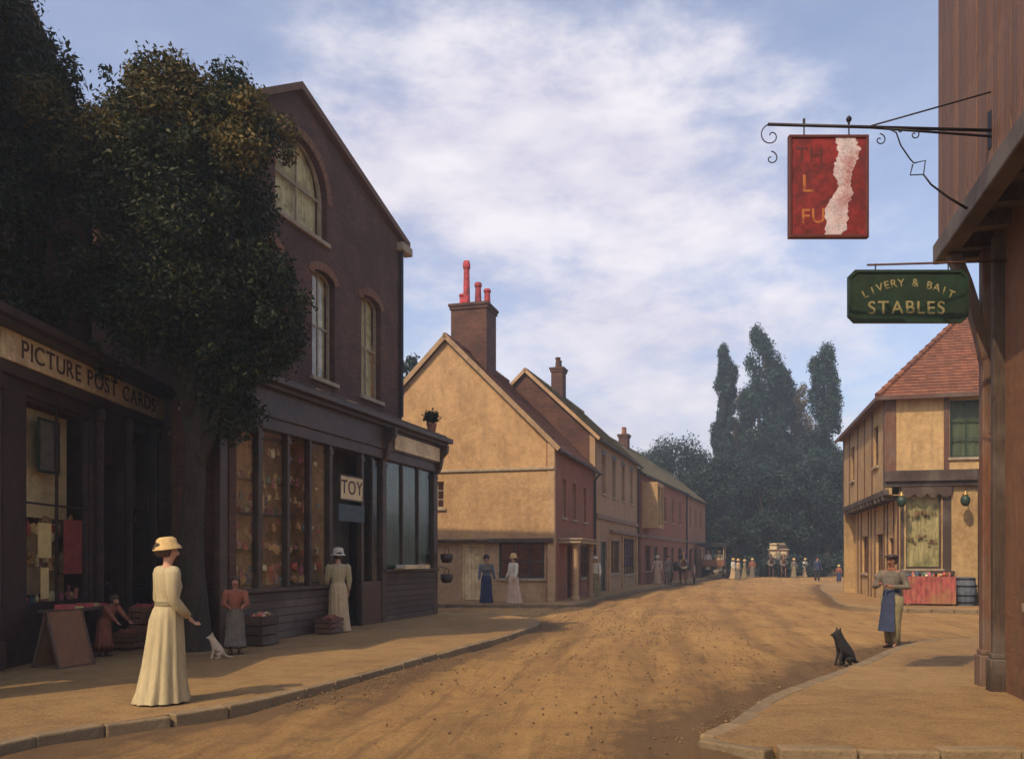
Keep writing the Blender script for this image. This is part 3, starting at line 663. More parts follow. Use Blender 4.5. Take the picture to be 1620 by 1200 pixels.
MB().tube([f(.93, 3.72, -.13), f(.02, 3.05, -.13)], .03, 6).build('iron_stay', M['iron'], b2)
# brick mass
arch = [(3.05, 8.6), (5.15, 8.6)]+[(4.1+1.05*math.cos(a), 9.5+1.0*math.sin(a)) for a in [math.pi*i/14 for i in range(15)]]
rise = lambda cx, hw, zs, r: [(cx+hw*math.cos(a), zs+r*math.sin(a)) for a in [math.pi*i/8 for i in range(9)]]
w1 = [(4.5, 5.5), (5.5, 5.5)]+rise(5.0, .5, 7.75, .18); w2 = [(6.82, 5.5), (7.9, 5.5)]+rise(7.36, .54, 7.85, .2); w0 = [(2.2, 5.5), (3.2, 5.5)]+rise(2.7, .5, 7.75, .18)
MB().wall([(1.1, 4.3), (LB, 4.3), (LB, 10.05), (3.87, 11.45), (1.1, 9.75)], [arch, w1, w2, w0], fu, .3).build('wall', M['brick_dark'], b2)
MB().box(.12, 2.4, 1.05, 1.15, -.1, 4.2).build('wall', M['brick_dark'], b2)
MB().wall([(1.4, -.1), (9, -.1), (9, 4.0), (1.4, 4.0)], [], F_left(2.4), .2).build('wall', M['brick_dark'], b2)
MB().wall([(.0, -.1), (1.04, -.1), (1.04, 4.0), (.0, 4.0)], [], F_left(.12), .2).build('wall', M['brick_dark'], b2)
MB().wall([(1.0, 4.0), (1.45, 4.0), (1.45, 9.7), (1.0, 9.7)], [], F_left(1.1), .25).build('wall', M['brick_dark'], b2)
MB().wall([(1.4, 4.0), (9, 4.0), (9, 10.7), (1.4, 10.7)], [], F_left(2.4), .25).build('wall', M['brick_dark'], b2)
MB().wall([(.0, -.1), (1.01, -.1), (1.01, 4.0), (.0, 4.0)], [], F_right(LB+.12), .2).build('wall', M['purple'], b2)
MB().wall([(1.0, -.1), (9, -.1), (9, 10.03), (1.0, 10.03)], [], F_right(LB+.002), .25).build('wall', M['brick_dark'], b2)
for a, bq in (((1.0, 9.66), (3.87, 11.45)), ((LB+.25, 9.98), (3.87, 11.45))):
    MB().prism([a, bq, (bq[0], bq[1]+.16), (a[0], a[1]+.16)], lambda u, z, d: (u, .86-d, z), -8.3 if a[0] > 5 else -1.2, 0).build('roof', M['tile_brown'], b2)
MB().box(LB-.35, LB+.28, .8, 1.05, 9.75, 9.97).build('kneeler', M['sill'], b2, bevel=.02)
def arched_window(parent, fn, pts, mat_blind, cx, z0, spokes=False):
    rec = .14; n = len(pts); cz = sum(p[1] for p in pts)/n
    outer = pts; inner = [(cx+(u-cx)*.9, cz+(z-cz)*.955) for u, z in pts]
    mb = MB(); vs = [fn(u, z, -rec) for u, z in outer]+[fn(u, z, -rec) for u, z in inner]+[fn(u, z, -rec-.06) for u, z in inner]
    fs = [(i, (i+1) % n, n+(i+1) % n, n+i) for i in range(n)]+[(n+i, n+(i+1) % n, 2*n+(i+1) % n, 2*n+i) for i in range(n)]
    mb.add(vs, fs)
    u0 = min(p[0] for p in inner); u1 = max(p[0] for p in inner); zt = max(p[1] for p in inner)
    mb.mbox(fn, cx-.02, cx+.02, z0+.05, zt, -rec-.05, -rec-.01)
    zc = z0+.5*(zt-z0); mb.mbox(fn, u0, u1, zc-.025, zc+.025, -rec-.055, -rec-.012)
    o = mb.build('window', M['sill'], parent)
    MB().add([fn(u, z, -rec-.03) for u, z in inner], [tuple(range(n))]).build('pane', M['glass'], o)
    nb = 16; vs = []
    b = MB()
    for i in range(nb+1):
        u = u0+(u1-u0)*i/nb; d = -rec-.1+.014*math.sin(i*2.3)
        ztop = max([z0+.1]+[z for (uu, z) in []])
        # blind height follows the arch
        zz = zt
        for (a1, c1), (a2, c2) in zip(inner, inner[1:]+inner[:1]):
            if min(a1, a2) <= u <= max(a1, a2) and abs(a1-a2) > 1e-6 and min(c1, c2) > z0+.3: zz = c1+(c2-c1)*(u-a1)/(a2-a1)
        vs += [fn(u, z0+.03, d), fn(u, zz+.02, d)]
    b.add(vs, [(2*i, 2*i+2, 2*i+3, 2*i+1) for i in range(nb)]).build('blind', mat_blind, o, smooth=True)
    MB().mbox(fn, u0-.15, u1+.15, z0-.1, z0-.004, -.1, .08).build('sill', M['sill'], o, bevel=.01)
    # brick arch of voussoirs
    top = [p for p in outer if p[1] > z0+.05][0:]
    arc = sorted(top[0:], key=lambda p: p[0])
    vb = MB(); c0 = Vector((cx, min(p[1] for p in arc)-.15))
    for p, q in zip(arc, arc[1:]):
        pv, qv = Vector(p), Vector(q); po = pv+(pv-c0).normalized()*.2; qo = qv+(qv-c0).normalized()*.2
        s = (qv-pv)*.04
        vb.prism([tuple(pv+s), tuple(qv-s), tuple(qo-s), tuple(po+s)], fn, .002, .022)
    vb.build('brick_arch', M['umber'], o)
arched_window(b2, fu, arch, M['blind'], 4.1, 8.6)
arched_window(b2, fu, w1, M['blind'], 5.0, 5.5); arched_window(b2, fu, w2, M['blind'], 7.36, 5.5); arched_window(b2, fu, w0, M['blind'], 2.7, 5.5)
# drainpipe on the corner
MB().tube([fu(9.05, 5.3, .07), fu(9.05, 9.8, .07)], .045, 8).build('drainpipe', M['iron'], b2)

# ================================================================== HOUSE A: cream gable end
uA = (.266, .964)
bA = thing('gable_house', 'cream plastered house turning its broad gable end to the street corner', 'house', (1.42, 29.5, .08), math.atan2(uA[1], uA[0]))
LA, WA, EA, RA = 8.2, 7.9, 5.5, 9.45
fl = F_left(0); f = F_front(0)
MB().wall([(0, 4.6), (WA, 4.6), (WA, EA), (WA/2, RA), (0, EA)], [], F_left(.1), .25).build('gable_wall', M['cream'], bA)
MB().wall(rect(0, WA, 2.12, 4.6), [rect(4.0, 4.55, 3.3, 4.25)], F_left(.0), .25).build('wall', M['cream'], bA)
MB().wall(rect(.25, WA, -.1, 2.12), [rect(.35, 2.0, .8, 2.05), rect(2.55, 3.4, .0, 2.0)], F_left(.16), .25).build('wall', M['cream2'], bA)
MB().box(-.06, .12, -.04, WA, 4.56, 4.66).build('weather_board', M['sill'], bA, bevel=.02)
MB().box(-.1, .22, -.02, 2.35, 2.04, 2.2).box(-.08, .22, 2.35, WA, 2.08, 2.18).build('jetty_beam', M['timber'], bA, bevel=.02)
MB().wall(rect(0.02, LA, -.1, EA), [rect(1.5, 2.2, 3.0, 4.4), rect(3.4, 4.1, 3.0, 4.4), rect(5.6, 6.3, 3.0, 4.4), rect(2.4, 3.3, 0, 2.05), rect(5, 7.2, .7, 2.05)], f, .25).build('wall', M['brick_red'], bA)
MB().wall(rect(0, WA, -.1, EA), [], F_right(LA-.01), .25).wall([(0, EA), (WA, EA), (WA/2, RA)], [], F_right(LA-.01), .25).build('wall', M['brick_red'], bA)
for u in (1.5, 3.4, 5.6): window(bA, f, u, u+.7, 3.0, 4.4, 2, 3, .1, M['sill'])
window(bA, F_front(0), 5, 7.2, .7, 2.05, 4, 2, .1, M['brownpaint'])
window(bA, F_left(0), 4.0, 4.55, 3.3, 4.25, 2, 3, .1, M['sill'])
window(bA, F_left(.16), .35, 2.0, .8, 2.05, 3, 2, .08, M['teal'])
door(bA, F_left(.16), 2.55, 3.4, 0, 2.0, M['fascia'], .08, 5)
door(bA, f, 2.4, 3.3, 0, 2.05, M['brownpaint'], .1, 5)
for u in (1.2, 4.2): MB().lathe([(.16, -.1), (.16, .12), (.12, .16), (.11, 1.9), (.15, 1.98), (.17, 2.04)], 14, (u, -.55, 0)).build('porch_column', M['cream2'], bA, smooth=False)
MB().box(.9, 4.5, -.8, .02, 2.04, 2.16).box(.85, 4.55, -.86, .02, 2.16, 2.22).build('porch_roof', M['sill'], bA, bevel=.015)
MB().box(-.01, .2, -.06, .2, -.1, EA-.02).build('corner_post', M['cream2'], bA, bevel=.02)
hyp = math.hypot(WA/2, RA-EA); over = .25
slope = Vector((0, WA/2, RA-EA)).normalized()
def pitched(parent, L, Wd, E, Rg, mat, ox=.2, oy=.28, seed=1, tw=.24, th=.19, both=True, xs=0):
    s1 = Vector((0, Wd/2, Rg-E)).normalized(); ln = math.hypot(Wd/2, Rg-E)
    for sgn, y0, nm in ((1, 0, 'a'), (-1, Wd, 'b')):
        s = Vector((0, sgn*s1.y, s1.z)); O = Vector((xs-ox, y0, E))-s*oy
        n = Vector((0, -sgn*s1.z, s1.y))
        p = [O, O+Vector((L+2*ox, 0, 0)), O+Vector((L+2*ox, 0, 0))+s*(ln+oy), O+s*(ln+oy)]
        MB().add([q-n*.09 for q in p]+[q+n*.004 for q in p], [(0, 1, 2, 3), (4, 5, 6, 7), (0, 1, 5, 4), (1, 2, 6, 5), (2, 3, 7, 6), (3, 0, 4, 7)]).build('roof', M['timber'], parent)
        if sgn == 1 or both: roof_tiles(parent, O+n*.004, (1, 0, 0), s, L+2*ox, ln+oy, mat, tw, th, seed=seed)
    rr = MB(); k = int(L/.45)
    for i in range(k+1):
        x = xs-ox+(L+2*ox)*i/(k+1); x2 = xs-ox+(L+2*ox)*(i+1)/(k+1)
        rr.tube([(x+.004, Wd/2, Rg+.02+random.uniform(-.008, .008)), (x2, Wd/2, Rg+.03)], .095, 8)
    rr.build('ridge_tiles', mat, parent, smooth=False)
pitched(bA, LA-.1, WA, EA, RA, M['tile_red'], ox=.12, seed=3, xs=.06)
MB().beam((-.03, WA/2+.03, RA+.02), (-.03, -.22, EA-.24), .07, .16).beam((-.03, WA/2-.03, RA+.02), (-.03, WA+.22, EA-.24), .07, .16).build('bargeboard', M['cream2'], bA)
chimney(bA, 3.3, 3.95, 1.3, 1.45, 8.0, 11.4, M['brick_dark'], [(-.3, .2, 1.75), (.1, -.15, 1.0), (.35, -.45, .8), (.1, .5, .6)], M['pot'])

def gutter(parent, L, E, down=True):
    MB().tube([(-.05, -.3, E-.3), (L+.05, -.3, E-.32)], .055, 8).build('gutter', M['iron'], parent)
    if down: MB().tube([(L-.25, -.3, E-.32), (L-.25, -.09, E-.6), (L-.25, -.09, .1)], .04, 8).build('drainpipe', M['iron'], parent)
gutter(bA, LA, EA)
# HOUSE B
bB = thing('plastered_house', 'pale plastered house with a mossy roof, four tall upper windows, beyond the gable house', 'house', (3.66, 37.55, .06), math.atan2(.953, .301))
LBB, WB, EB, RB = 11.6, 6.4, 7.0, 10.0
hol = [rect(1.4+i*2.55, 2.3+i*2.55, 4.5, 6.3) for i in range(4)]
MB().wall(rect(0, LBB, -.1, EB), hol+[rect(1.2, 2.6, .0, 2.3), rect(3.4, 6.0, .8, 2.4), rect(7.2, 10.6, .7, 2.6)], f, .25).build('wall', M['cream2'], bB)
MB().wall([(0, -.1), (WB, -.1), (WB, EB), (WB/2, RB), (0, EB)], [], F_left(.01), .25).build('gable_wall', M['brick_dark'], bB)
MB().wall([(0, -.1), (WB, -.1), (WB, EB), (WB/2, RB), (0, EB)], [], F_right(LBB-.01), .25).build('gable_wall', M['cream'], bB)
for i in range(4): window(bB, f, 1.4+i*2.55, 2.3+i*2.55, 4.5, 6.3, 2, 4, .12, M['sill'], blind=M['blindp'] if i % 2 else None, blind_to=.4, head=M['brownpaint'])
door(bB, f, 1.2, 2.6, 0, 2.3, M['green'], .12, 6)
window(bB, f, 3.4, 6.0, .8, 2.4, 4, 2, .1, M['brownpaint'])
window(bB, f, 7.2, 10.6, .7, 2.6, 4, 2, .1, M['purple'], blind=M['blindp'], blind_to=.8)
MB().mbox(f, .1, LBB-.1, 3.3, 3.5, 0, .1).mbox(f, 3.2, 10.9, 2.75, 2.9, 0, .2).build('cornice', M['cornice'], bB, bevel=.015)
for u in (.15, 3.05, 6.6, 11.0, 11.4): MB().mbox(f, u-.12, u+.12, -.05, 2.7, 0, .08).build('pilaster', M['cream'], bB, bevel=.01)
pitched(bB, LBB, WB, EB, RB, M['tile_olive'], ox=.1, seed=9)
gutter(bB, LBB, EB)
chimney(bB, 6.0, WB/2, .75, .6, RB-.5, RB+1.35, M['brick_dark'], [(-.14, 0, .55), (.16, 0, .45)], M['brick_dark'])
MB().beam((-.13, WB/2+.03, RB+.02), (-.13, -.22, EB-.24), .05, .14).beam((-.13, WB/2-.03, RB+.02), (-.13, WB+.22, EB-.24), .05, .14).build('bargeboard', M['cream2'], bB)

# HOUSES C
thC = math.atan2(.937, .348)
def terrace(name, label, loc, L, mat, seed, E=6.6, Wd=6.0, Rg=9.2, nw=5, bay=False):
    b = thing(name, label, 'house', loc, thC)
    up = [rect(1.2+i*(L-2)/nw, 2.2+i*(L-2)/nw, 4.0, 5.6) for i in range(nw)]
    lo = [rect(1.2+i*(L-2)/nw, (2.2 if i % 2 else 3.0)+i*(L-2)/nw, .0 if i % 2 else .8, 2.3) for i in range(nw)]
    MB().wall(rect(0, L, -.1, E), up+lo, f, .25).build('wall', mat, b)
    g = [(0, -.1), (Wd, -.1), (Wd, E), (Wd/2, Rg), (0, E)]
    MB().wall(g, [], F_left(.01), .25).build('gable_wall', mat, b); MB().wall(g, [], F_right(L-.01), .25).build('gable_wall', mat, b)
    for i, (p, q) in enumerate(zip(up, lo)):
        window(b, f, p[0][0], p[1][0], 4.0, 5.6, 2, 3, .1, M['sill'])
        if i % 2: door(b, f, q[0][0], q[1][0], 0, 2.3, M['green'] if i == 1 else M['brownpaint'], .1, 5)
        else: window(b, f, q[0][0], q[1][0], .8, 2.3, 3, 2, .1, M['brownpaint'])
    MB().mbox(f, 0.02, L-.02, 2.75, 2.95, 0, .09).build('string_course', M['cornice'], b)
    MB().tube([f(L-.3, 0, .08), f(L-.3, E-.2, .08)], .05, 6).build('drainpipe', M['iron'], b)
    gutter(b, L, E, False)
    pitched(b, L, Wd, E, Rg, M['tile_olive'], ox=.05, seed=seed, tw=.34, th=.26)
    if bay:
        by = MB(); by.box(.5, 2.4, -.9, -.002, 3.3, 3.5); by.box(.5, 2.4, -.9, -.002, 5.7, 5.95)
        for x, y in ((.5, -.9), (2.28, -.9), (1.39, -.9)): by.box(x, x+.12, y, y+.12, 3.5, 5.7)
        by.box(.5, .58, -.78, -.002, 3.5, 5.7); by.box(2.32, 2.4, -.78, -.002, 3.5, 5.7)
        o = by.build('bay_window', M['cream'], b); MB().box(.62, 2.28, -.86, -.84, 3.5, 5.7).build('pane', M['glass'], o); MB().box(.62, 2.28, -.8, -.78, 3.52, 5.68).build('blind', M['blind'], o)
    return b
bC = terrace('terrace_house', 'long red brick house with a cream bay window, nearer of the two low far houses', (7.35, 48.9, .05), 17.0, M['brick_red'], 21, bay=True)
bD = terrace('terrace_house', 'orange brick house at the far end of the left row beside the trees', (7.35+.348*17.05, 48.9+.937*17.05, .05), 10.6, M['brick_orange'], 22, E=6.5, Rg=9.0, nw=3)
chimney(bC, 9, 3, .8, .6, 8.6, 10.0, M['brick_dark'], [(-.15, 0, .5), (.15, 0, .5)], M['brick_red'])

# ================================================================== HOUSE R: jettied corner house
thR = math.atan2(-.242, .97)
bR = thing('jettied_house', 'ochre plastered timber corner house with jettied upper floor and red hipped roof', 'house', (12.28, 28.05, .08), thR)
LR, DR, ER = 7.0, 10.2, 7.05
fR = F_front(0); fl = F_left(0)
pan = [rect(1.95, 2.9, 4.75, 6.6)]
MB().wall(rect(0, LR, 4.3, ER), pan, fR, .2).build('wall', M['ochre'], bR)
MB().wall(rect(0.02, DR, 3.6, ER), [rect(1.4, 2.3, 4.7, 6.1), rect(7.0, 7.9, 4.7, 6.1)], fl, .2).build('wall', M['ochre'], bR)
MB().wall(rect(.45, LR, -.1, 4.0), [rect(.58, 1.72, 1.15, 3.62), rect(3.0, 3.9, 0, 2.3)], F_front(.15), .2).build('wall', M['ochre'], bR)
MB().wall(rect(.17, DR-.3, -.1, 3.6), [rect(1.2, 2.0, 0, 2.2), rect(3.2, 4.6, .9, 2.4), rect(6.6, 8.0, .9, 2.4)], F_left(.45), .2).build('wall', M['ochre'], bR)
MB().wall(rect(.0, LR, -.1, ER), [], lambda u, z, d: (u, DR+d, z), .2).build('wall', M['ochre'], bR)
MB().wall(rect(.0, DR, -.1, ER), [], F_right(LR), .2).build('wall', M['ochre'], bR)
for u, w in ((.0, .32), (1.75, .16), (3.1, .16), (4.8, .16), (6.84, .16)): MB().mbox(fR, u, u+w, 4.3, ER, .002, .03).build('stud', M['timber_red'], bR, bevel=.006)
for u, w in ((.02, .3), (2.5, .15), (4.2, .16), (5.9, .15), (8.2, .15), (10.05, .15)): MB().mbox(fl, u, u+w, 3.75, ER, .002, .03).build('stud', M['timber_red'], bR, bevel=.006)
for u, w in ((.2, .2), (1.0, .12), (2.15, .12), (2.8, .12), (4.7, .14), (5.6, .12), (6.3, .12), (8.1, .14), (9.0, .12)): MB().mbox(F_left(.45), u, u+w, 0, 3.5, .002, .03).build('stud', M['timber_red'], bR, bevel=.006)
MB().mbox(fR, -.03, LR, 4.0, 4.36, -.1, .12).mbox(fR, -.03, LR, 3.84, 4.0, -.2, .02).build('jetty_beam', M['timber'], bR, bevel=.015)
MB().mbox(fl, .0, DR, 3.56, 3.76, -.1, .05).build('jetty_beam', M['timber'], bR, bevel=.015)
for i in range(13): MB().mbox(fl, .3+i*.78, .44+i*.78, 3.42, 3.56, -.45, .06).build('joist', M['timber'], bR)
MB().box(0.0, .45, .15, DR, 3.57, 3.6).build('soffit', M['ochre'], bR)
window(bR, fR, 1.95, 2.9, 4.75, 6.6, 2, 3, .08, M['green'], sill=True, blind=M['blindg'], blind_to=.97)
for u in (2.92,): MB().mbox(fR, u, u+.6, 4.7, 6.65, .035, .07).build('shutter', M['green'], bR, bevel=.01)
MB().mbox(fR, 1.92-.0, 1.94, 4.7, 6.65, .035, .05).build('shutter_stop', M['green'], bR)
window(bR, fl, 1.4, 2.3, 4.7, 6.1, 2, 3, .08, M['timber_red']); window(bR, fl, 7.0, 7.9, 4.7, 6.1, 2, 3, .08, M['timber_red'])
door(bR, F_left(.45), 1.2, 2.0, 0, 2.2, M['timber_red'], .1, 5); window(bR, F_left(.45), 3.2, 4.6, .9, 2.4, 3, 2, .08, M['timber_red']); window(bR, F_left(.45), 6.6, 8.0, .9, 2.4, 3, 2, .08, M['timber_red'])
wR = window(bR, F_front(.15), .58, 1.72, 1.15, 3.62, 1, 1, .07, M['timber'], blind=M['blindt'], blind_to=.97, sill=True)
door(bR, F_front(.15), 3.0, 3.9, 0, 2.3, M['green'], .1, 5)
# scalloped valance above the shop window
val = MB(); pts = [(.5, 3.86)]+[(.5+1.5*i/32, 3.6-.13*abs(math.sin(i/32*math.pi*4))) for i in range(33)]+[(2.0, 3.86)]
val.prism(pts, F_front(.06), .02, .05).build('valance', M['timber'], bR)
MB().mbox(F_front(.15), 1.75, 2.0, 1.1, 3.7, .004, .035).build('shutter', M['timber'], bR, bevel=.01)
MB().mbox(F_front(.15), .47, .575, 1.1, 3.62, .003, .05).mbox(F_front(.15), .47, 2.05, 3.625, 3.83, .003, .07).build('window_surround', M['timber'], bR, bevel=.008)
MB().mbox(F_front(.15), .45, 2.05, .98, 1.1, .0, .3).build('window_ledge', M['timber'], bR, bevel=.01)
# hipped roof
ov = .3; ax, ay = -ov, -ov; zt = ER-ov*1.0; half = (LR+2*ov)/2; HR = zt+half
c = [(ax, ay, zt), (LR+ov, ay, zt), (LR+ov, DR+ov, zt), (ax, DR+ov, zt), (ax+half, ay+half, HR), (ax+half, DR+ov-half, HR)]
MB().add([(x, y, z-.02) for x, y, z in c], [(0, 1, 4), (1, 2, 5, 4), (2, 3, 5), (3, 0, 4, 5), (0, 3, 2, 1)]).build('roof', M['timber_red'], bR)
s45 = math.sqrt(.5)
roof_tiles(bR, (ax, ay, zt), (1, 0, 0), (0, 1, 1), LR+2*ov, half/s45, M['tile_red'], .22, .17, hipL=s45, hipR=s45, seed=31)
roof_tiles(bR, (ax, ay, zt), (0, 1, 0), (1, 0, 1), DR+2*ov, half/s45, M['tile_red'], .22, .17, hipL=s45, hipR=s45, seed=32)
hp = MB(); nseg = 16
for i in range(nseg):
    p = Vector(c[0]).lerp(Vector(c[4]), i/nseg); q = Vector(c[0]).lerp(Vector(c[4]), (i+1.02)/nseg); hp.tube([p+Vector((0, 0, .05)), q+Vector((0, 0, .03))], [.1, .085], 8)
hp.build('hip_tiles', M['tile_red'], bR)
MB().box(ax-.04, ax+.02, ay, DR+ov, zt-.1, zt+.03).box(ax, LR+ov, ay-.04, ay+.02, zt-.1, zt+.03).build('gutter', M['timber_red'], bR)

# ================================================================== FOREGROUND RIGHT building F
bF = thing('timber_building', 'dark weatherboarded timber building overhanging the pavement at the right edge', 'building', (3.91, 3.21, .1), thR)
zj = 5.25
MB().wall(rect(0, 7, -.1, zj), [rect(1.0, 2.4, 0, 2.6), rect(3.4, 5.6, 1.0, 2.9)], F_left(.0), .2).build('wall', M['umber'], bF)
MB().box(0, 6, 6.8, 7, -.1, zj).build('wall', M['umber'], bF)
MB().box(0, 6, 0, .2, -.1, zj).build('wall', M['umber'], bF)
MB().box(-.48, 6, .0, 7.2, zj, 12.5).build('upper_storey', M['timber'], bF)
MB().box(-.56, 6, 7.1, 7.28, zj-.22, zj+.02).box(-.56, -.36, 0, 7.1, zj-.22, zj+.02).build('jetty_beam', M['timber'], bF, bevel=.02)
for i in range(11): MB().box(-.5, 0, .3+i*.66, .44+i*.66, zj-.16, zj-.002).build('joist', M['timber'], bF)
bm_ = []
for q in range(3):
    o = MB().box(-.03, .0+.006*q, .004, .176, 0, 7.2).build('board', M['board'], None, bevel=.006); bm_.append(o.data); bpy.data.objects.remove(o)
for i in range(40):
    o = bpy.data.objects.new('board', random.choice(bm_)); COL.objects.link(o); o.parent = bF
    o.location = (-.482+random.uniform(-.004, .0), .0+i*.18, zj+.02+random.uniform(-.1, .0)); o.rotation_euler = (random.uniform(-.0012, .0012), random.uniform(-.001, .001), random.uniform(-.02, .02))
for i in range(4):
    o = bpy.data.objects.new('board', bm_[0]); COL.objects.link(o); o.parent = bF; o.location = (-.49+i*.18, 7.23, zj+.02); o.rotation_euler = (0, 0, R(-90))
# corner posts and plinths
for y, w in ((6.93, .16), (6.5, .1)):
    MB().box(-.12, .02, y-w/2, y+w/2, .0, zj-.2).box(-.16, .04, y-w/2-.04, y+w/2+.04, -.05, .34).box(-.14, .03, y-w/2-.02, y+w/2+.02, .34, .4).build('post', M['timber_red'] if w > .15 else M['timber'], bF, bevel=.015)
for y in (6.92, 4.2, 2.0):                                # curved knee braces
    outer = [(-.0, 2.9)]+[(-.02-.46*(1-math.cos(a)), 2.9+(zj-.22-2.9)*math.sin(a)) for a in [math.pi/2*i/8 for i in range(1, 9)]]
    inner = [(-.0, zj-.22)]
    pts = [(-.02, 2.9)]+[(-.06-.42*t**2.0, 2.9+(zj-.24-2.9)*t) for t in [i/8 for i in range(9)]]+[(-.36, zj-.22)]+[(-.02-.3*t**2.6, 3.0+(zj-.3-3.0)*t) for t in [i/8 for i in range(8, -1, -1)]]
    MB().prism(pts, lambda a, z, d: (a, y+d, z), -.08, .08).build('knee_brace', M['timber_red'], bF, bevel=.01)
door(bF, F_left(0), 1.0, 2.4, 0, 2.6, M['timber_red'], .1, 7)
window(bF, F_left(0), 3.4, 5.6, 1.0, 2.9, 4, 3, .08, M['timber_red'], sill=True)
MB().prism([(-1, 12.5), (2.8, 15.8), (6.5, 12.5)], lambda a, z, d: (a, d, z), -.2, 7.5).build('roof', M['tile_red'], bF)

# hanging signs
brk = thing('sign_bracket', 'long wrought iron scroll bracket holding the red sign out from the boarded wall', 'bracket', (4.66, 8.27, 5.7))
ir = M['iron']
xl = X(1215, 8.27)-4.66
MB().tube([(0.02, 0, 0), (xl, 0, .06)], .016, 8).tube([(0.02, 0, -.06), (-1.2, 0, .03)], .012, 8).build('bar', ir, brk, smooth=True)
MB().tube([(.12, .02, .42), (X(1378, 8.27)-4.66, 0, .045)], .008, 6).build('stay', ir, brk, smooth=True)
MB().box(-.02, .05, -.06, .06, -.16, .2).build('wall_plate', ir, brk)
def spiral(cx, cz, r0, turns, a0, sgn=1, r1=.01): return [(cx+(r0+(r1-r0)*t)*math.cos(a0+sgn*t*turns*2*math.pi), 0, cz+(r0+(r1-r0)*t)*math.sin(a0+sgn*t*turns*2*math.pi)) for t in [i/26 for i in range(27)]]
for (sx, sz, r, tn, a0, sg) in ((xl+.03, -.05, .115, 1.2, math.pi/2, 1), (xl+.03, -.27, .07, 1.0, math.pi/2, -1), (X(1392, 8.27)-4.66, -.03-.06, .06, 1.1, math.pi/2, -1), (X(1447, 8.27)-4.66, -.04, .05, 1.1, math.pi/2, -1), (X(1425, 8.27)-4.66, .0, .03, .9, 0, 1)):
    MB().tube(spiral(sx, sz, r, tn, a0, sg), .006, 6).build('scroll', ir, brk, smooth=True)
q = lambda px, py: (X(px, 8.27)-4.66, 0, Z(py, 8.27)-5.7)
MB().tube([q(1405, 203), q(1418, 210), q(1425, 230), q(1440, 252), q(1446, 258), q(1464, 254), q(1461, 276), q(1440, 277), q(1444, 260)], .007, 6).tube([q(1461, 276), q(1473, 292), q(1500, 312), q(1530, 330)], [.008, .009, .011, .013], 6).build('scroll_brace', ir, brk, smooth=True)
for px_ in (1272, 1343): MB().tube([q(px_, 196), q(px_, 188)], .012, 6).tube([q(px_, 196), q(px_, 214)], .007, 6).build('hanger', ir, brk)
MB().lathe([(.001, -.02), (.022, -.01), (.028, .01), (.018, .03), (.001, .045)], 10, (q(1343, 190))).build('finial', ir, brk)

x0, x1 = X(1247, 8.27), X(1373, 8.27); zt_, zb_ = Z(215, 8.27), Z(377, 8.27); cx, cz = (x0+x1)/2, (zt_+zb_)/2
rs = thing('hanging_sign', 'square red painted inn sign with an added pale strip, hanging from the iron bracket', 'sign', (cx, 8.27, zb_))
hw = (x1-x0)/2; hh = zt_-zb_
MB().box(-hw+.02, hw-.02, -.018, .018, .02, hh-.02).build('panel', M['red'], rs)
MB().box(-hw, hw, -.03, .03, 0, .028).box(-hw, hw, -.03, .03, hh-.028, hh).box(-hw, -hw+.028, -.03, .03, .028, hh-.028).box(hw-.028, hw, -.03, .03, .028, hh-.028).build('frame', M['redframe'], rs, bevel=.004)
fk = MB(); rng = random.Random(4); n = 44; lf = []; rt = []
for i in range(n+1):
    t = i/n; z = .012+t*(hh-.02); c0 = .10+.085*math.sin(t*2.1)+.02*math.sin(t*17); w = .062+.045*abs(math.sin(t*5.2+.5))+rng.uniform(-.012, .012)
    c0 -= .07*(1-t); lf.append((c0-w, z)); rt.append((c0+w+rng.uniform(-.01, .01), z))
fk.prism(lf+rt[::-1], lambda u, z, d: (u, d, z), -.0215, -.0185).build('added_pale_strip', M['pale_strip'], rs)  # pale strip added over the panel; the sign paint itself is not flaked
for body, sz, lx, lz in (('TH', .2, -.19, hh-.2), ('L', .24, -.2, hh*.52), ('FU', .2, -.15, .2)):
    text(rs, body, M['gold'] if body != 'TH' else M['redframe'], sz, face_mat((lx, -.0185, lz), (1, 0, 0), (0, 0, 1)), ext=.002)

gx0, gx1 = X(1341, 9.42), X(1530, 9.42); gzt, gzb = Z(428, 9.42), Z(511, 9.42)
gb = thing('sign_bar', 'thin rusty iron bar carrying the dark green stables board', 'bar', (5.45, 9.42, Z(414, 9.42)))
MB().tube([(.05, 0, .01), (X(1372, 9.42)-5.45, 0, -.035)], .012, 8).build('bar', M['timber_red'], gb, smooth=True)
for px_ in (1385, 1500): MB().tube([(X(px_, 9.42)-5.45, 0, -.02), (X(px_, 9.42)-5.45, 0, -.12)], .007, 6).build('hanger', M['iron'], gb)
gs = thing('hanging_sign', 'dark green board with clipped corners lettered STABLES, under the red sign', 'sign', ((gx0+gx1)/2, 9.42, gzb))
gw = (gx1-gx0)/2; gh = gzt-gzb; cc = .07
oct_ = lambda w, z0, z1, c: [(-w+c, z0), (w-c, z0), (w, z0+c), (w, z1-c), (w-c, z1), (-w+c, z1), (-w, z1-c), (-w, z0+c)]
MB().prism(oct_(gw, 0, gh, cc), lambda u, z, d: (u, d, z), -.02, .02).build('panel', M['green'], gs)
bd = MB(); o1 = oct_(gw, 0, gh, cc); o2 = oct_(gw-.03, .03, gh-.03, cc-.01)
for i in range(8):
    j = (i+1) % 8; bd.prism([o1[i], o1[j], o2[j], o2[i]], lambda u, z, d: (u, d, z), -.034, -.02)
bd.build('frame', M['green'], gs)
text(gs, 'STABLES', M['goldg'], .2, face_mat((-.02, -.021, .16), (1, 0, 0), (0, 0, 1)), ext=.002, spacing=1.25)
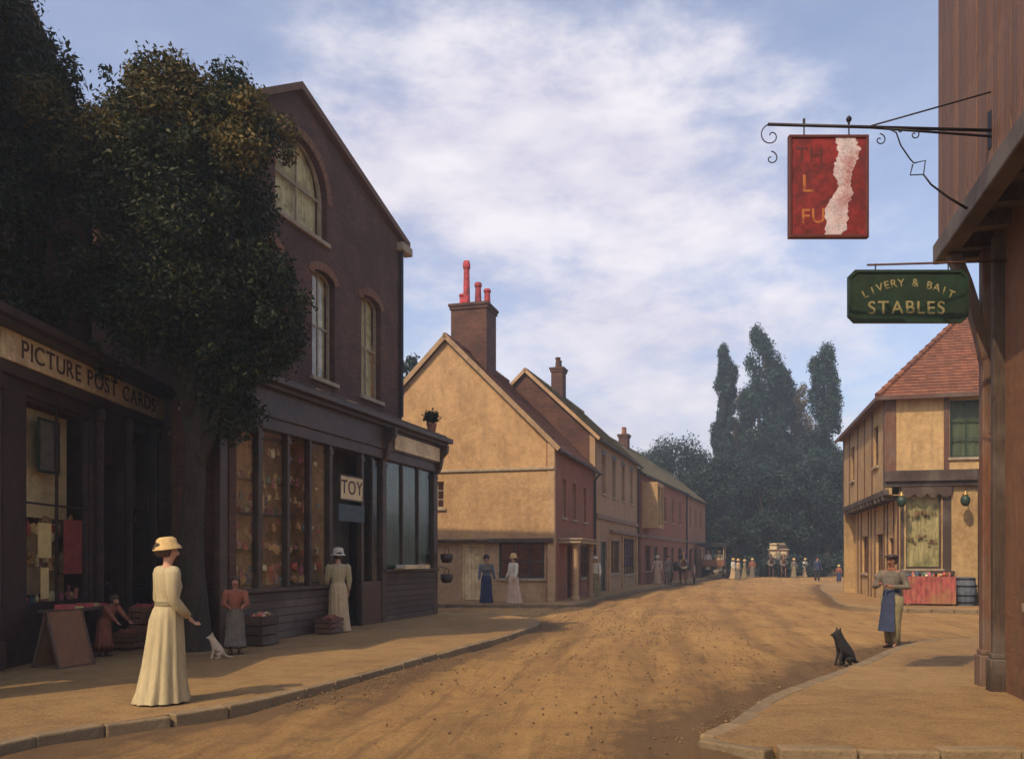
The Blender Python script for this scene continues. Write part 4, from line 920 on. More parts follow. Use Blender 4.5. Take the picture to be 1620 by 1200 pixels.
for i, ch in enumerate('LIVERY & BAIT'):
    if ch == ' ': continue
    t = (i-6)/6; a = -t*.42; text(gs, ch, M['goldg'], .12, face_mat((t*.47, -.021, gh-.14-.13*t*t), (math.cos(a), 0, math.sin(a)), (-math.sin(a), 0, math.cos(a))), name='letter', ext=.002)

# ================================================================== TREES in the distance
def far_tree(name, label, x, y, h, w, mat, n, seed, leaf=.2, th=.25, group=None, shape='round', loc_z=0):
    o = thing(name, label, 'tree', (x, y, loc_z), 0, group)
    rng = random.Random(seed); cl = []
    if shape == 'column':
        for i in range(90):
            t = (i+rng.random())/90; z = h*(.1+.88*t); r = w/2*(max(.0, math.sin(math.pi*min(1, (t*.72+.24))))**.55); a = rng.uniform(0, 6.28); rr = r*rng.random()**.5
            cl.append((rr*math.cos(a), rr*math.sin(a), z, w*.2*rng.uniform(.6, 1.4)*(1.15-.45*t)))
        leaf_mesh('crown', cl, n, leaf, mat, o, seed, squash=1.7)
        limbs(o, th, h*.5, [(c_[0]*.6, c_[1]*.6, c_[2]) for c_ in cl[20::6]], .04)
    else:
        cl = crown_clumps((0, 0, h*.6), (w/2*.8, w/2*.8, h*.34), 60, w*.12, seed)
        cl += crown_clumps((w*.1, 0, h*.36), (w/2*.75, w/2*.75, h*.22), 24, w*.12, seed+5)
        leaf_mesh('crown', cl, n, leaf, mat, o, seed)
        limbs(o, th, h*.35, [(c_[0]*.8, c_[1]*.8, c_[2]) for c_ in cl[:60:5]], .05)
    return o
pop = [(1150, 96, 25.5, 3.3, 'leaf_blue', 'slim blue-green poplar, leftmost of the tall poplars beyond the street'),
       (1203, 93, 27, 4.8, 'leaf_blue', 'tallest and broadest dark poplar beyond the end of the street'),
       (1236, 99, 24, 3.8, 'leaf_far', 'mid green poplar immediately right of the tallest poplar'),
       (1262, 103, 22.5, 4.2, 'leaf_tan', 'pale tan thin-leaved poplar in the middle of the gap'),
       (1302, 92, 24.6, 4.2, 'leaf_blue', 'dark poplar standing nearest the jettied corner house'),
       (1178, 101, 21.5, 3.4, 'leaf_tan', 'short pale poplar between the two darkest poplars')]
for i, (px_, D, h, w, m_, lb) in enumerate(pop):
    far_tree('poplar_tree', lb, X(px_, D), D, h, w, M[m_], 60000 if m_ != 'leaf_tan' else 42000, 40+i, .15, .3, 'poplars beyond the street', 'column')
rnd = [(1068, 86, 14.6, 10, 'round dark tree behind the end of the left row of houses'),
       (1122, 84, 13.4, 9, 'low bushy tree above the canopied wagon'),
       (1165, 82, 12.8, 8, 'rounded blue-green tree at the foot of the leftmost poplar'),
       (1215, 78, 11.6, 8, 'wide dark tree directly behind the loaded coach'),
       (1262, 82, 13.0, 8.5, 'dense tree filling the gap under the tan poplar'),
       (1310, 79, 12.6, 8, 'dark spreading tree left of the jettied house'),
       (1355, 84, 13.5, 8.5, 'dark tree half hidden behind the jettied house'),
       (1022, 92, 14.5, 8, 'tall round tree peeping over the far terrace roof')]
for i, (px_, D, h, w, lb) in enumerate(rnd):
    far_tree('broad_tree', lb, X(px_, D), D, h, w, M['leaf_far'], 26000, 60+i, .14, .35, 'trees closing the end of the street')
far_tree('garden_tree', 'small dark green tree showing between the brick gable and the cream gable house', -6.0, 47, 14.4, 3.4, M['leaf_far'], 8000, 90, .15)
# hedge and distant wood, uncountable
cl = [(X(px_, 74)+random.uniform(-.3, .3), 74+random.uniform(-.4, .4), random.uniform(.3, 1.5), .6) for px_ in range(1095, 1400, 5)]
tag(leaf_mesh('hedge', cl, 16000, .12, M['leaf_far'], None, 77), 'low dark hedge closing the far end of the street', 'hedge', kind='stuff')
rng = random.Random(5)
cl = [(x_+rng.uniform(-3, 3), 150+rng.uniform(-12, 12), rng.uniform(1, 9), 4) for x_ in range(-160, 220, 4) for _ in range(2)]
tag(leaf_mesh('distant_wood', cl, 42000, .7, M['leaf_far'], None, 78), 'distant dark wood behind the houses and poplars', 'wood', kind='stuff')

# ================================================================== PEOPLE AND ANIMALS
def skin_mesh(name, V, E, mat, parent, sub=2, root=0):
    """V {key: ((x,y,z), r)}; E [(a,b)]"""
    keys = list(V); me = bpy.data.meshes.new(name); me.from_pydata([V[k_][0] for k_ in keys], [(keys.index(a), keys.index(b)) for a, b in E], [])
    o = bpy.data.objects.new(name, me); COL.objects.link(o)
    me.skin_vertices or None
    m = o.modifiers.new('skin', 'SKIN'); m.use_smooth_shade = True; m.branch_smoothing = .6
    sl_ = me.skin_vertices[0] if me.skin_vertices else None
    if sl_ is None:
        bm = bmesh.new(); bm.from_mesh(me); bm.verts.layers.skin.verify(); bm.to_mesh(me); bm.free(); sl_ = me.skin_vertices[0]
    for i, k_ in enumerate(keys):
        r = V[k_][1]; sl_.data[i].radius = r if hasattr(r, '__len__') else (r, r); sl_.data[i].use_root = (i == root)
    s_ = o.modifiers.new('sub', 'SUBSURF'); s_.levels = sub; s_.render_levels = sub
    dg = bpy.context.evaluated_depsgraph_get(); dg.update(); ev = o.evaluated_get(dg); nm = bpy.data.meshes.new_from_object(ev); nm.name = name
    bpy.data.objects.remove(o); nm.materials.clear(); nm.materials.append(mat)
    nm.polygons.foreach_set('use_smooth', [True]*len(nm.polygons))
    q_ = bpy.data.objects.new(name, nm); COL.objects.link(q_); q_.parent = parent; return q_

def person(label, loc, rz, H=1.65, skirt=None, top=None, trousers=None, hat=None, hatmat=None, hair='hair', skin='skin', aL=((.25, -.1, -1), (.15, -.5, -1)), aR=((-.25, -.1, -1), (-.15, -.5, -1)), lean=0, stride=.0, group=None, apron=None, seat=False, fingers=True, kid=1.08, skirt_h=.0, sash=None, collar=None, shawl=None, long_sleeve=True):
    """faces local -Y"""
    o = thing('person', label, 'person', loc, rz, group); s = H
    ca, sa = math.cos(lean), math.sin(lean)
    def T(p):                                        # lean forward about the hips
        x, y, z = p
        if z > .52: dy, dz = y, z-.52; y, z = dy*ca-dz*sa, .52+dy*sa+dz*ca
        return Vector((x*s, y*s, z*s))
    V = {}; E = []
    hk = kid
    V['pel'] = (T((0, .005, .52)), (.082*s, .06*s)); V['wai'] = (T((0, 0, .605)), (.066*s, .05*s)); V['che'] = (T((0, 0, .70)), (.085*s, .062*s)); V['uch'] = (T((0, .005, .775)), (.07*s, .05*s))
    V['nec'] = (T((0, .004, .83)), .028*s); V['hlo'] = (T((0, -.012, .872)), .040*s*hk); V['hmi'] = (T((0, -.002, .912)), (.047*s*hk, .052*s*hk)); V['hto'] = (T((0, .004, .952)), .042*s*hk)
    V['nos'] = (T((0, -.066*hk, .895)), .009*s)
    E += [('pel', 'wai'), ('wai', 'che'), ('che', 'uch'), ('uch', 'nec'), ('nec', 'hlo'), ('hlo', 'hmi'), ('hmi', 'hto'), ('hmi', 'nos')]
    arms = {}
    for sg, vv in ((1, aL), (-1, aR)):
        u, w_ = Vector(vv[0]).normalized(), Vector(vv[1]).normalized()
        sh = T((.105*sg, .004, .785)); el = sh+u*.165*s; wr = el+w_*.14*s; k_ = 'L' if sg > 0 else 'R'; pm = wr+w_*.042*s
        V['sh'+k_] = (sh, .036*s); V['el'+k_] = (el, .024*s); V['wr'+k_] = (wr, .016*s); V['pa'+k_] = (pm, (.022*s, .012*s))
        E += [('uch', 'sh'+k_), ('sh'+k_, 'el'+k_), ('el'+k_, 'wr'+k_), ('wr'+k_, 'pa'+k_)]
        arms[k_] = (sh, el, wr, w_)
        side = w_.cross(Vector((0, 1, .2))).normalized(); curl = w_.cross(side).normalized()
        if fingers:
            for fi, (off, ln) in enumerate(((-.75, .036), (-.25, .044), (.25, .041), (.75, .033))):
                b_ = pm+side*off*.017*s+w_*.012*s; m_ = b_+w_*ln*.6*s+curl*.006*s; t_ = m_+w_*ln*.35*s+curl*.02*s
                V[f'f{k_}{fi}a'] = (b_, .0065*s); V[f'f{k_}{fi}b'] = (m_, .0058*s); V[f'f{k_}{fi}c'] = (t_, .0045*s)
                E += [('pa'+k_, f'f{k_}{fi}a'), (f'f{k_}{fi}a', f'f{k_}{fi}b'), (f'f{k_}{fi}b', f'f{k_}{fi}c')]
            b_ = wr+w_*.015*s+side*.018*s; t_ = b_+(w_*.8+side*.7).normalized()*.03*s; V[f't{k_}a'] = (b_, .007*s); V[f't{k_}b'] = (t_, .0055*s)
            E += [('wr'+k_, f't{k_}a'), (f't{k_}a', f't{k_}b')]
    legs = {}
    for sg in (1, -1):
        k_ = 'L' if sg > 0 else 'R'; st_ = stride*sg
        hip = Vector((.052*sg*s, .005*s, .49*s)); kn = Vector((.056*sg*s, (-.5*st_-.012)*s, .27*s)); an = Vector((.056*sg*s, (-st_*.9+.02)*s, .045*s)); toe = an+Vector((.012*sg*s, -.085*s, -.03*s))
        if seat: kn = hip+Vector((.01*sg*s, -.23*s, -.01*s)); an = kn+Vector((0, .01, -.235*s)); toe = an+Vector((0, -.08*s, -.015*s))
        legs[k_] = (hip, kn, an, toe)
        V['hip'+k_] = (hip, .056*s); V['kn'+k_] = (kn, .034*s); V['an'+k_] = (an, .021*s); V['toe'+k_] = (toe, (.022*s, .014*s)); E += [('pel', 'hip'+k_), ('hip'+k_, 'kn'+k_), ('kn'+k_, 'an'+k_), ('an'+k_, 'toe'+k_)]
    skin_mesh('body', V, E, M[skin], o, 2 if fingers else 1)
    # face
    for sg in (1, -1):
        e = T((.017*sg*hk, -.0455*hk, .908)); MB().lathe([(.001, -.004*s), (.0035*s, -.002*s), (.004*s, 0), (.0035*s, .002*s), (.001, .004*s)], 8, e).build('eye', M['black'], o, smooth=True)
    MB().lathe([(.001, -.002*s), (.011*s, -.001*s), (.011*s, .001*s), (.001, .002*s)], 8, T((0, -.047*hk, .878))).build('mouth', M['rust'], o, smooth=True)
    # hair
    hb = MB(); hc = T((0, .012, .925)); rr = []
    for i in range(7):
        a = -math.pi*.30+i*(math.pi*.8)/6
        r_ = .058*s*math.cos(a)*hk; rr.append([hc+Vector((r_*math.cos(t_)*.95, r_*math.sin(t_)*1.05+.004*s, .056*s*math.sin(a)*hk)) for t_ in [2*math.pi*j/14 for j in range(14)]])
    # keep the hair back from the face
    for ring in rr:
        for v_ in ring:
            if v_.z < hc.z+.012*s and v_.y < hc.y-.018*s: v_.y = hc.y-.018*s
    hb.rings(rr); hb.build('hair', M[hair], o, smooth=True)
    if skirt and not seat and hair == 'hair': MB().lathe([(.001, -.022*s), (.02*s, -.012*s), (.026*s, .0), (.02*s, .014*s), (.001, .022*s)], 10, T((0, .062, .925))).build('bun', M[hair], o, smooth=True)
    # clothes
    def loft(prof, mat, name, folds=0, amp=0, seg=28, tr=True):
        rs_ = []
        for i, (z, rx, ry, yo) in enumerate(prof):
            t_ = i/(len(prof)-1); ring = []
            for j in range(seg):
                a = 2*math.pi*j/seg; k_ = 1+amp*t_*math.sin(a*folds+z*3)+amp*.5*t_*math.sin(a*(folds*1.7//1)+1.3)
                p = (rx*math.cos(a)*k_, yo+ry*math.sin(a)*k_, z); ring.append(T(p) if tr else Vector((p[0]*s, p[1]*s, p[2]*s)))
            rs_.append(ring)
        return MB().rings(rs_, cap=False).build(name, M[mat], o, smooth=True)
    loft([(.822, .036, .034, .004), (.808, .07, .05, .005), (.79, .112, .06, .006), (.765, .12, .068, .003), (.70, .107, .078, -.004), (.64, .083, .066, -.003), (.60, .078, .062, 0), (.57, .09, .072, .0)]+([(.50, .108, .086, .0), (.44, .115, .09, .0)] if not skirt else []), top, 'jacket' if not skirt else 'bodice')
    for k_, (sh, el, wr, w_) in arms.items():
        e_ = wr if long_sleeve else el+(wr-el)*.2
        inn = sh+(Vector((0, sh.y, sh.z))-sh)*.18
        MB().tube([inn+Vector((0, 0, .006*s)), sh+(el-sh)*.12, sh+(el-sh)*.5, el, el+(e_-el)*.5, e_], [q_*s*(1 if skirt else .86) for q_ in (.05, .05, .042, .036, .03, .024)], 12).build('sleeve', M[top], o, smooth=True)
    if skirt:
        if seat:
            loft([(.56, .085, .07, 0), (.50, .12, .15, -.07), (.44, .125, .17, -.12), (.3, .12, .14, -.16), (.12, .13, .14, -.17), (.05, .135, .145, -.17)], skirt, 'skirt', 9, .05, 40, False)
        else:
            loft([(.60, .075, .06, 0), (.56, .094, .08, .003), (.50, .106, .094, .008), (.38, .11, .104, .012), (.22, .118, .12, .02), (.08, .132, .142, .028), (.012+skirt_h, .142, .158, .036)], skirt, 'skirt', 13, .09, 64, False)
    else:
        for k_, (hip, kn, an, toe) in legs.items():
            MB().tube([hip+Vector((0, 0, .05*s)), hip+(kn-hip)*.4, kn, kn+(an-kn)*.5, an+Vector((0, 0, -.0))], [.07*s, .064*s, .05*s, .044*s, .04*s], 12).build('trouser_leg', M[trousers], o, smooth=True)
    for k_, (hip, kn, an, toe) in legs.items():
        MB().tube([an+Vector((0, .028*s, -.022*s)), an+Vector((0, 0, -.016*s)), toe+Vector((0, .03*s, .0)), toe+Vector((0, -.012*s, -.003*s))], [(.02*s, .022*s), (.028*s, .03*s), (.026*s, .02*s), (.014*s, .01*s)], 10).build('shoe', M['leather'], o, smooth=True)
    if sash: loft([(.612, .083, .067, 0), (.60, .086, .07, 0), (.585, .089, .073, 0)], sash, 'sash')
    if apron:
        ap = MB(); vs_ = []
        for i in range(9):
            z = .60-.42*i/8; w_ = .06+.03*i/8
            for j in range(7):
                a = (j/6-.5)*2; vs_.append(Vector((a*w_*s, (-(.085+.06*i/8)+.018*a*a+.004*math.sin(j*2.4))*s, z*s)))
        ap.add(vs_, [(i*7+j, i*7+j+1, (i+1)*7+j+1, (i+1)*7+j) for i in range(8) for j in range(6)]).build('apron', M[apron], o, smooth=True)
    if collar: loft([(.835, .034, .034, .003), (.83, .045, .042, .002), (.815, .05, .048, .0), (.805, .046, .044, .002)], collar, 'neckerchief', 7, .06)
    if shawl: loft([(.83, .05, .045, .005), (.80, .112, .07, .005), (.75, .135, .088, .004), (.69, .138, .098, .0)], shawl, 'shawl', 8, .04)
    if hat:
        hcn = T((0, .004, .945)); Mx = Matrix.Rotation(lean+(-.12 if hat == 'wide' else 0), 3, 'X')
        if hat == 'wide': prof = [(.001, .05), (.035, .048), (.052, .036), (.058, .01), (.07, -.004), (.078, -.018), (.079, -.022), (.066, -.012), (.05, .002), (.001, .004)]
        elif hat == 'bowler': prof = [(.001, .07), (.03, .064), (.05, .045), (.056, .01), (.075, .008), (.08, .014), (.075, .003), (.05, .002), (.001, .004)]
        elif hat == 'cap': prof = [(.001, .034), (.04, .032), (.064, .02), (.062, .008), (.056, .0), (.001, .0)]
        else: prof = [(.001, .07), (.05, .06), (.06, .03), (.06, .0), (.085, -.02), (.085, -.024), (.055, -.003), (.001, 0)]
        MB().lathe([(r_*s*hk, z*s*hk) for r_, z in prof], 20, hcn, Mx).build('hat', M[hatmat], o, smooth=True)
        if hat in ('wide', 'sun'): MB().lathe([(.056*s, .012*s), (.0585*s, .014*s), (.057*s, .028*s), (.05*s, .03*s)], 20, hcn, Mx).build('hat_band', M['rust'] if hatmat == 'straw' else M['navy'], o, smooth=True)
        if hat == 'cap': MB().box(-.035*s, .035*s, -.1*s, -.045*s, -.002*s, .006*s, Matrix.Translation(hcn)).build('cap_peak', M[hatmat], o, bevel=.008)
    return o

g = .082
# foreground woman, seen from the side and behind, looking across the street
person('woman in a long pale sage-cream dress and straw hat on the near left pavement', (X(265, 8.75), 8.75, g), R(128), 1.70, skirt='dress', top='dress', hat='wide', hatmat='straw', aL=((.16, .05, -1), (-.05, -.45, -1)), aR=((-.16, .0, -1), (.25, -.7, -.75)), sash='olive')
person('child in a grey skirt and reddish top beside the bazaar window', (X(372, 13.2), 13.2, g), R(20), 1.22, skirt='grey', top='rust', hair='hair', skin='skin_dark', aL=((.25, -.4, -1), (-.4, -.9, -.2)), aR=((-.25, -.4, -1), (.4, -.9, -.2)), kid=1.25, skirt_h=.1)
person('woman in a slim buff dress standing at the bazaar entrance', (X(535, 17.4), 17.4, g), R(205), 1.68, skirt='dress2', top='dress', hat='sun', hatmat='white', aL=((.15, -.2, -1), (-.2, -.7, -.7)), aR=((-.2, -.1, -1), (.0, -.3, -1)))
person('small child in brown stooping over the crates by the postcard shop', (X(165, 12.9), 12.9, g), R(70), 1.0, skirt='rust', top='rust', hair='hair', skin='skin_dark', lean=.55, kid=1.3, aL=((.1, -.8, -.8), (0, -.8, -.7)), aR=((-.1, -.8, -.8), (0, -.8, -.7)), skirt_h=.18)
# man on the right by the kerb
person('man in red neckerchief, grey jacket and navy apron on the right pavement corner', (X(1411, 14.9), 14.9, .005), R(-50), 1.66, top='grey', trousers='olive', hat='cap', hatmat='leather', skin='skin_dark', aL=((.45, -.1, -1), (-.9, -.75, .1)), aR=((-.45, -.15, -1), (.8, -.8, .25)), apron='navy', collar='rust', stride=.04, sash='navy')
# couples in front of the gable house
person('woman in dark navy standing before the boarded door of the gable house', (X(768, 27.6), 28.6, g), R(10), 1.6, skirt='navy', top='slate', hat='bowler', hatmat='black', fingers=False, shawl='grey')
person('woman in a pale pink flowing dress in front of the gable house shop window', (X(812, 28.2), 28.2, g), R(-60), 1.64, skirt='dress3', top='white', hat='sun', hatmat='straw', fingers=False)
person('pale figure in white top and olive skirt by the gable house brick side', (X(941, 33.5), 33.5, g), R(-30), 1.6, skirt='olive', top='white', hat='wide', hatmat='white', fingers=False)
person('woman in orange-pink walking before the far brick house', (X(1040, 51), 51, g), R(-20), 1.68, skirt='dress3', top='dress3', hat='sun', hatmat='white', fingers=False)
person('man in grey standing beside the trap horse', (X(1056, 50.0), 50.0, g), R(30), 1.7, top='grey', trousers='grey', hat='cap', hatmat='black', fingers=False, stride=.03)
for px_, D, t_, b_, h_, lb in ((1160, 66, 'white', 'dress2', 1.6, 'pale figure just right of the canopied wagon'), (1168, 64, 'dress2', 'grey', 1.55, 'woman in buff and grey, second right of the canopied wagon'), (1178, 66, 'olive', 'olive', 1.5, 'shorter figure in olive, third right of the canopied wagon'),
                               (1190, 72, 'rust', 'grey', 1.6, 'far figure in a rust jacket left of the coach'), (1256, 72, 'grey', 'olive', 1.6, 'far figure in grey right of the coach'), (1274, 74, 'white', 'dress3', 1.6, 'far pale figure between the coach and the lone dark man')):
    person(lb, (X(px_, D), D, .02), R(random.uniform(-60, 60)), h_, skirt=b_, top=t_, hat='sun', hatmat='straw', fingers=False)
person('lone dark man standing in the middle of the far road', (X(1293, 60), 60, .01), R(15), 1.72, top='navy', trousers='black', hat='bowler', hatmat='black', fingers=False, stride=.03)
person('small dark child figure in the far road near the jettied house', (X(1327, 57), 57, .01), R(-40), 1.15, skirt='navy', top='rust', hat='sun', hatmat='straw', fingers=False, kid=1.2, skirt_h=.12)

def dog(label, loc, rz, s, mat, name='dog'):
    """sitting, facing local -Y"""
    o = thing(name, label, 'dog', loc, rz)
    P = lambda x, y, z: Vector((x*s, y*s, z*s))
    V = {'rump': (P(0, .3, .24), .25*s), 'back': (P(0, .14, .44), (.21*s, .22*s)), 'chest': (P(0, -.02, .6), (.18*s, .2*s)), 'neck': (P(0, -.09, .78), .145*s), 'head': (P(0, -.13, .92), .13*s), 'muz': (P(0, -.27, .88), .055*s), 'nose': (P(0, -.35, .865), .035*s),
         't1': (P(0, .42, .1), .045*s), 't2': (P(.08, .6, .05), .03*s), 't3': (P(.2, .7, .06), .018*s)}
    E = [('rump', 'back'), ('back', 'chest'), ('chest', 'neck'), ('neck', 'head'), ('head', 'muz'), ('muz', 'nose'), ('rump', 't1'), ('t1', 't2'), ('t2', 't3')]
    for sg in (1, -1):
        k_ = str(sg)
        V['sh'+k_] = (P(.085*sg, -.08, .50), .06*s); V['el'+k_] = (P(.09*sg, -.05, .34), .045*s); V['wr'+k_] = (P(.09*sg, -.11, .14), .034*s); V['pw'+k_] = (P(.09*sg, -.13, .035), .036*s); V['to'+k_] = (P(.09*sg, -.19, .025), .03*s)
        V['hp'+k_] = (P(.12*sg, .22, .2), .1*s); V['kn'+k_] = (P(.17*sg, .04, .2), .062*s); V['hk'+k_] = (P(.16*sg, .2, .06), .035*s); V['hf'+k_] = (P(.16*sg, .04, .03), .034*s); V['ht'+k_] = (P(.16*sg, -.03, .025), .028*s)
        V['ea'+k_] = (P(.07*sg, -.1, 1.0), .035*s); V['eb'+k_] = (P(.095*sg, -.1, 1.08), .014*s)
        E += [('chest', 'sh'+k_), ('sh'+k_, 'el'+k_), ('el'+k_, 'wr'+k_), ('wr'+k_, 'pw'+k_), ('pw'+k_, 'to'+k_), ('rump', 'hp'+k_), ('hp'+k_, 'kn'+k_), ('kn'+k_, 'hk'+k_), ('hk'+k_, 'hf'+k_), ('hf'+k_, 'ht'+k_), ('head', 'ea'+k_), ('ea'+k_, 'eb'+k_)]
    skin_mesh('body', V, E, mat, o, 2)
    for sg in (1, -1): MB().lathe([(.001, -.012*s), (.012*s, 0), (.001, .012*s)], 8, P(.05*sg, -.215, .94)).build('eye', M['leather'], o, smooth=True)
    MB().lathe([(.001, -.015*s), (.02*s, 0), (.001, .015*s)], 8, P(0, -.385, .87)).build('nose', M['black'], o, smooth=True)
    return o
dog('black dog sitting in the gutter by the right kerb', (X(1336, 12.3), 12.4, .0), R(-78), .52, M['dogblack'])
dog('small cream terrier sitting beside the child in the grey skirt', (X(340, 12.6), 12.6, g), R(-60), .36, M['dogwhite'])

def horse(label, loc, rz, mat, s=1.0, group=None, harness=True):
    """standing, facing local -Y, 1.55 m at the withers"""
    o = thing('horse', label, 'horse', loc, rz, group)
    P = lambda x, y, z: Vector((x*s, y*s, z*s))
    V = {'bar': (P(0, .1, 1.12), (.27*s, .29*s)), 'rib': (P(0, -.35, 1.15), (.26*s, .3*s)), 'che': (P(0, -.72, 1.15), (.2*s, .27*s)), 'fl': (P(0, .5, 1.18), (.25*s, .27*s)), 'ru': (P(0, .82, 1.2), (.2*s, .24*s)),
         'n1': (P(0, -.95, 1.4), (.13*s, .2*s)), 'n2': (P(0, -1.15, 1.68), (.1*s, .15*s)), 'po': (P(0, -1.3, 1.88), (.085*s, .11*s)), 'fa': (P(0, -1.48, 1.72), (.08*s, .1*s)), 'mu': (P(0, -1.66, 1.5), .062*s), 'no': (P(0, -1.72, 1.42), .05*s),
         't1': (P(0, 1.05, 1.25), .06*s), 't2': (P(0, 1.15, 1.0), .07*s), 't3': (P(0, 1.16, .6), .03*s)}
    E = [('bar', 'rib'), ('rib', 'che'), ('bar', 'fl'), ('fl', 'ru'), ('che', 'n1'), ('n1', 'n2'), ('n2', 'po'), ('po', 'fa'), ('fa', 'mu'), ('mu', 'no'), ('ru', 't1'), ('t1', 't2'), ('t2', 't3')]
    for sg in (1, -1):
        k_ = str(sg); st_ = .1*sg
        V['a'+k_] = (P(.15*sg, -.66, .92), .11*s); V['b'+k_] = (P(.15*sg, -.66-st_*.5, .5), .055*s); V['c'+k_] = (P(.15*sg, -.64-st_, .14), .036*s); V['d'+k_] = (P(.15*sg, -.68-st_, .04), .055*s)
        V['e'+k_] = (P(.16*sg, .78, .92), .15*s); V['f'+k_] = (P(.16*sg, .66+st_*.4, .72), .085*s); V['g'+k_] = (P(.16*sg, .92+st_*.6, .5), .055*s); V['h'+k_] = (P(.16*sg, .86+st_, .14), .036*s); V['i'+k_] = (P(.16*sg, .82+st_, .04), .055*s)
        V['j'+k_] = (P(.06*sg, -1.27, 2.0), .02*s)
        E += [('che', 'a'+k_), ('a'+k_, 'b'+k_), ('b'+k_, 'c'+k_), ('c'+k_, 'd'+k_), ('ru', 'e'+k_), ('e'+k_, 'f'+k_), ('f'+k_, 'g'+k_), ('g'+k_, 'h'+k_), ('h'+k_, 'i'+k_), ('po', 'j'+k_)]
    skin_mesh('body', V, E, mat, o, 1)
    mn = MB(); mn.prism([(-1.3, 2.0), (-1.05, 1.78), (-.82, 1.5), (-.95, 1.5), (-1.1, 1.62), (-1.28, 1.85)], lambda u, z, d: (d*s, u*s, z*s), -.03, .03).build('mane', M['black'], o)
    if harness:
        MB().lathe([(.27*s, -.05*s), (.33*s, -.05*s), (.33*s, .05*s), (.27*s, .05*s)], 16, P(0, -.78, 1.22), Matrix.Rotation(R(62), 3, 'X')).build('collar', M['leather'], o)
        for sg in (1, -1): MB().beam(P(.32*sg, -.78, 1.1), P(.32*sg, .8, 1.0), .03*s, .05*s).build('trace', M['leather'], o)
    return o
def wheel(parent, c, r, mat, spokes=12):
    rim = MB(); seg = 28; w = .045
    o_ = [[(c[0]+dx, c[1]+rr*math.cos(a), c[2]+rr*math.sin(a)) for a in [2*math.pi*j/seg for j in range(seg)]] for dx, rr in ((-w, r), (w, r), (w, r-.07), (-w, r-.07))]
    rim.rings(o_+[o_[0]], cap=False); o = rim.build('wheel', mat, parent)
    sp = MB()
    for j in range(spokes):
        a = 2*math.pi*j/spokes; sp.beam((c[0], c[1]+.06*math.cos(a), c[2]+.06*math.sin(a)), (c[0], c[1]+(r-.05)*math.cos(a), c[2]+(r-.05)*math.sin(a)), .03, .04, up=(1, 0, 0))
    sp.build('spokes', mat, o); MB().lathe([(.08, -.12), (.1, -.05), (.1, .05), (.08, .12), (.001, .13)], 12, c, Matrix.Rotation(R(90), 3, 'Y')).build('hub', mat, o)
    return o
# trap with driver
tr = thing('horse_trap', 'small dark two-wheeled horse trap standing against the far brick house', 'trap', (X(1085, 51.5), 52.5, .02), R(-10))
MB().box(-.55, .55, -.5, .7, .8, .88).box(-.58, -.52, -.5, .7, .88, 1.25).box(.52, .58, -.5, .7, .88, 1.25).box(-.52, .52, .64, .7, .88, 1.35).build('body', M['purple'], tr, bevel=.02)
MB().box(-.5, .5, -.05, .35, 1.15, 1.25).build('seat', M['leather'], tr, bevel=.02)
wheel(tr, (-.7, .1, .6), .6, M['brownpaint']); wheel(tr, (.7, .1, .6), .6, M['brownpaint'])
for sg in (1, -1): MB().tube([(.42*sg, .0, .82), (.42*sg, -1.2, .95), (.4*sg, -2.6, 1.1)], .03, 6).build('shaft', M['brownpaint'], tr)
horse('dark bay horse harnessed to the small trap', tr.matrix_basis @ Vector((0, -1.75, 0)), R(-10), M['horse'])
person('driver in black seated on the horse trap', tr.matrix_basis @ Vector((0, .18, .48)), R(-10), 1.65, top='black', trousers='black', hat='bowler', hatmat='grey', fingers=False, seat=True, aL=((.2, -.5, -1), (0, -1, -.1)), aR=((-.2, -.5, -1), (0, -1, -.1)))
# canopied wagon
cw = thing('canopied_wagon', 'dark wagon with a flat fringed canopy parked beyond the left row', 'wagon', (X(1134, 68), 69, .02), R(-17))
MB().box(-.85, .85, -1.4, 1.4, .95, 1.05).box(-.88, -.82, -1.4, 1.4, 1.05, 1.55).box(.82, .88, -1.4, 1.4, 1.05, 1.55).box(-.82, .82, 1.34, 1.4, 1.05, 1.55).box(-.82, .82, -1.4, -1.34, 1.05, 1.5).build('body', M['umber'], cw, bevel=.02)
MB().box(-1.0, 1.0, -1.6, 1.6, 2.72, 2.82).box(-1.0, 1.0, -1.6, -1.57, 2.52, 2.72).box(-1.0, -.97, -1.57, 1.6, 2.52, 2.72).box(.97, 1.0, -1.57, 1.6, 2.52, 2.72).build('canopy', M['black'], cw, bevel=.03)
for x_ in (-.85, .85):
    for y_ in (-1.35, 1.35): MB().tube([(x_, y_, 1.5), (x_, y_, 2.75)], .03, 6).build('post', M['canvas'], cw)
for x_ in (-.95, .95):
    for y_, r_ in ((-1.0, .42), (.95, .55)): wheel(cw, (x_, y_, r_), r_, M['brownpaint'])
for x_, y_, c_, lb in ((-.42, -.7, 'white', 'passenger in white at the front left of the canopied wagon'), (.42, -.7, 'dress2', 'passenger in buff at the front right of the canopied wagon'), (-.42, .5, 'rust', 'passenger in rust in the back left of the canopied wagon'), (.42, .5, 'white', 'passenger in white in the back right of the canopied wagon')):
    person(lb, cw.matrix_basis @ Vector((x_, y_, .62)), R(-17), 1.6, skirt=c_, top=c_, fingers=False, seat=True, hat='sun', hatmat='straw', kid=1)
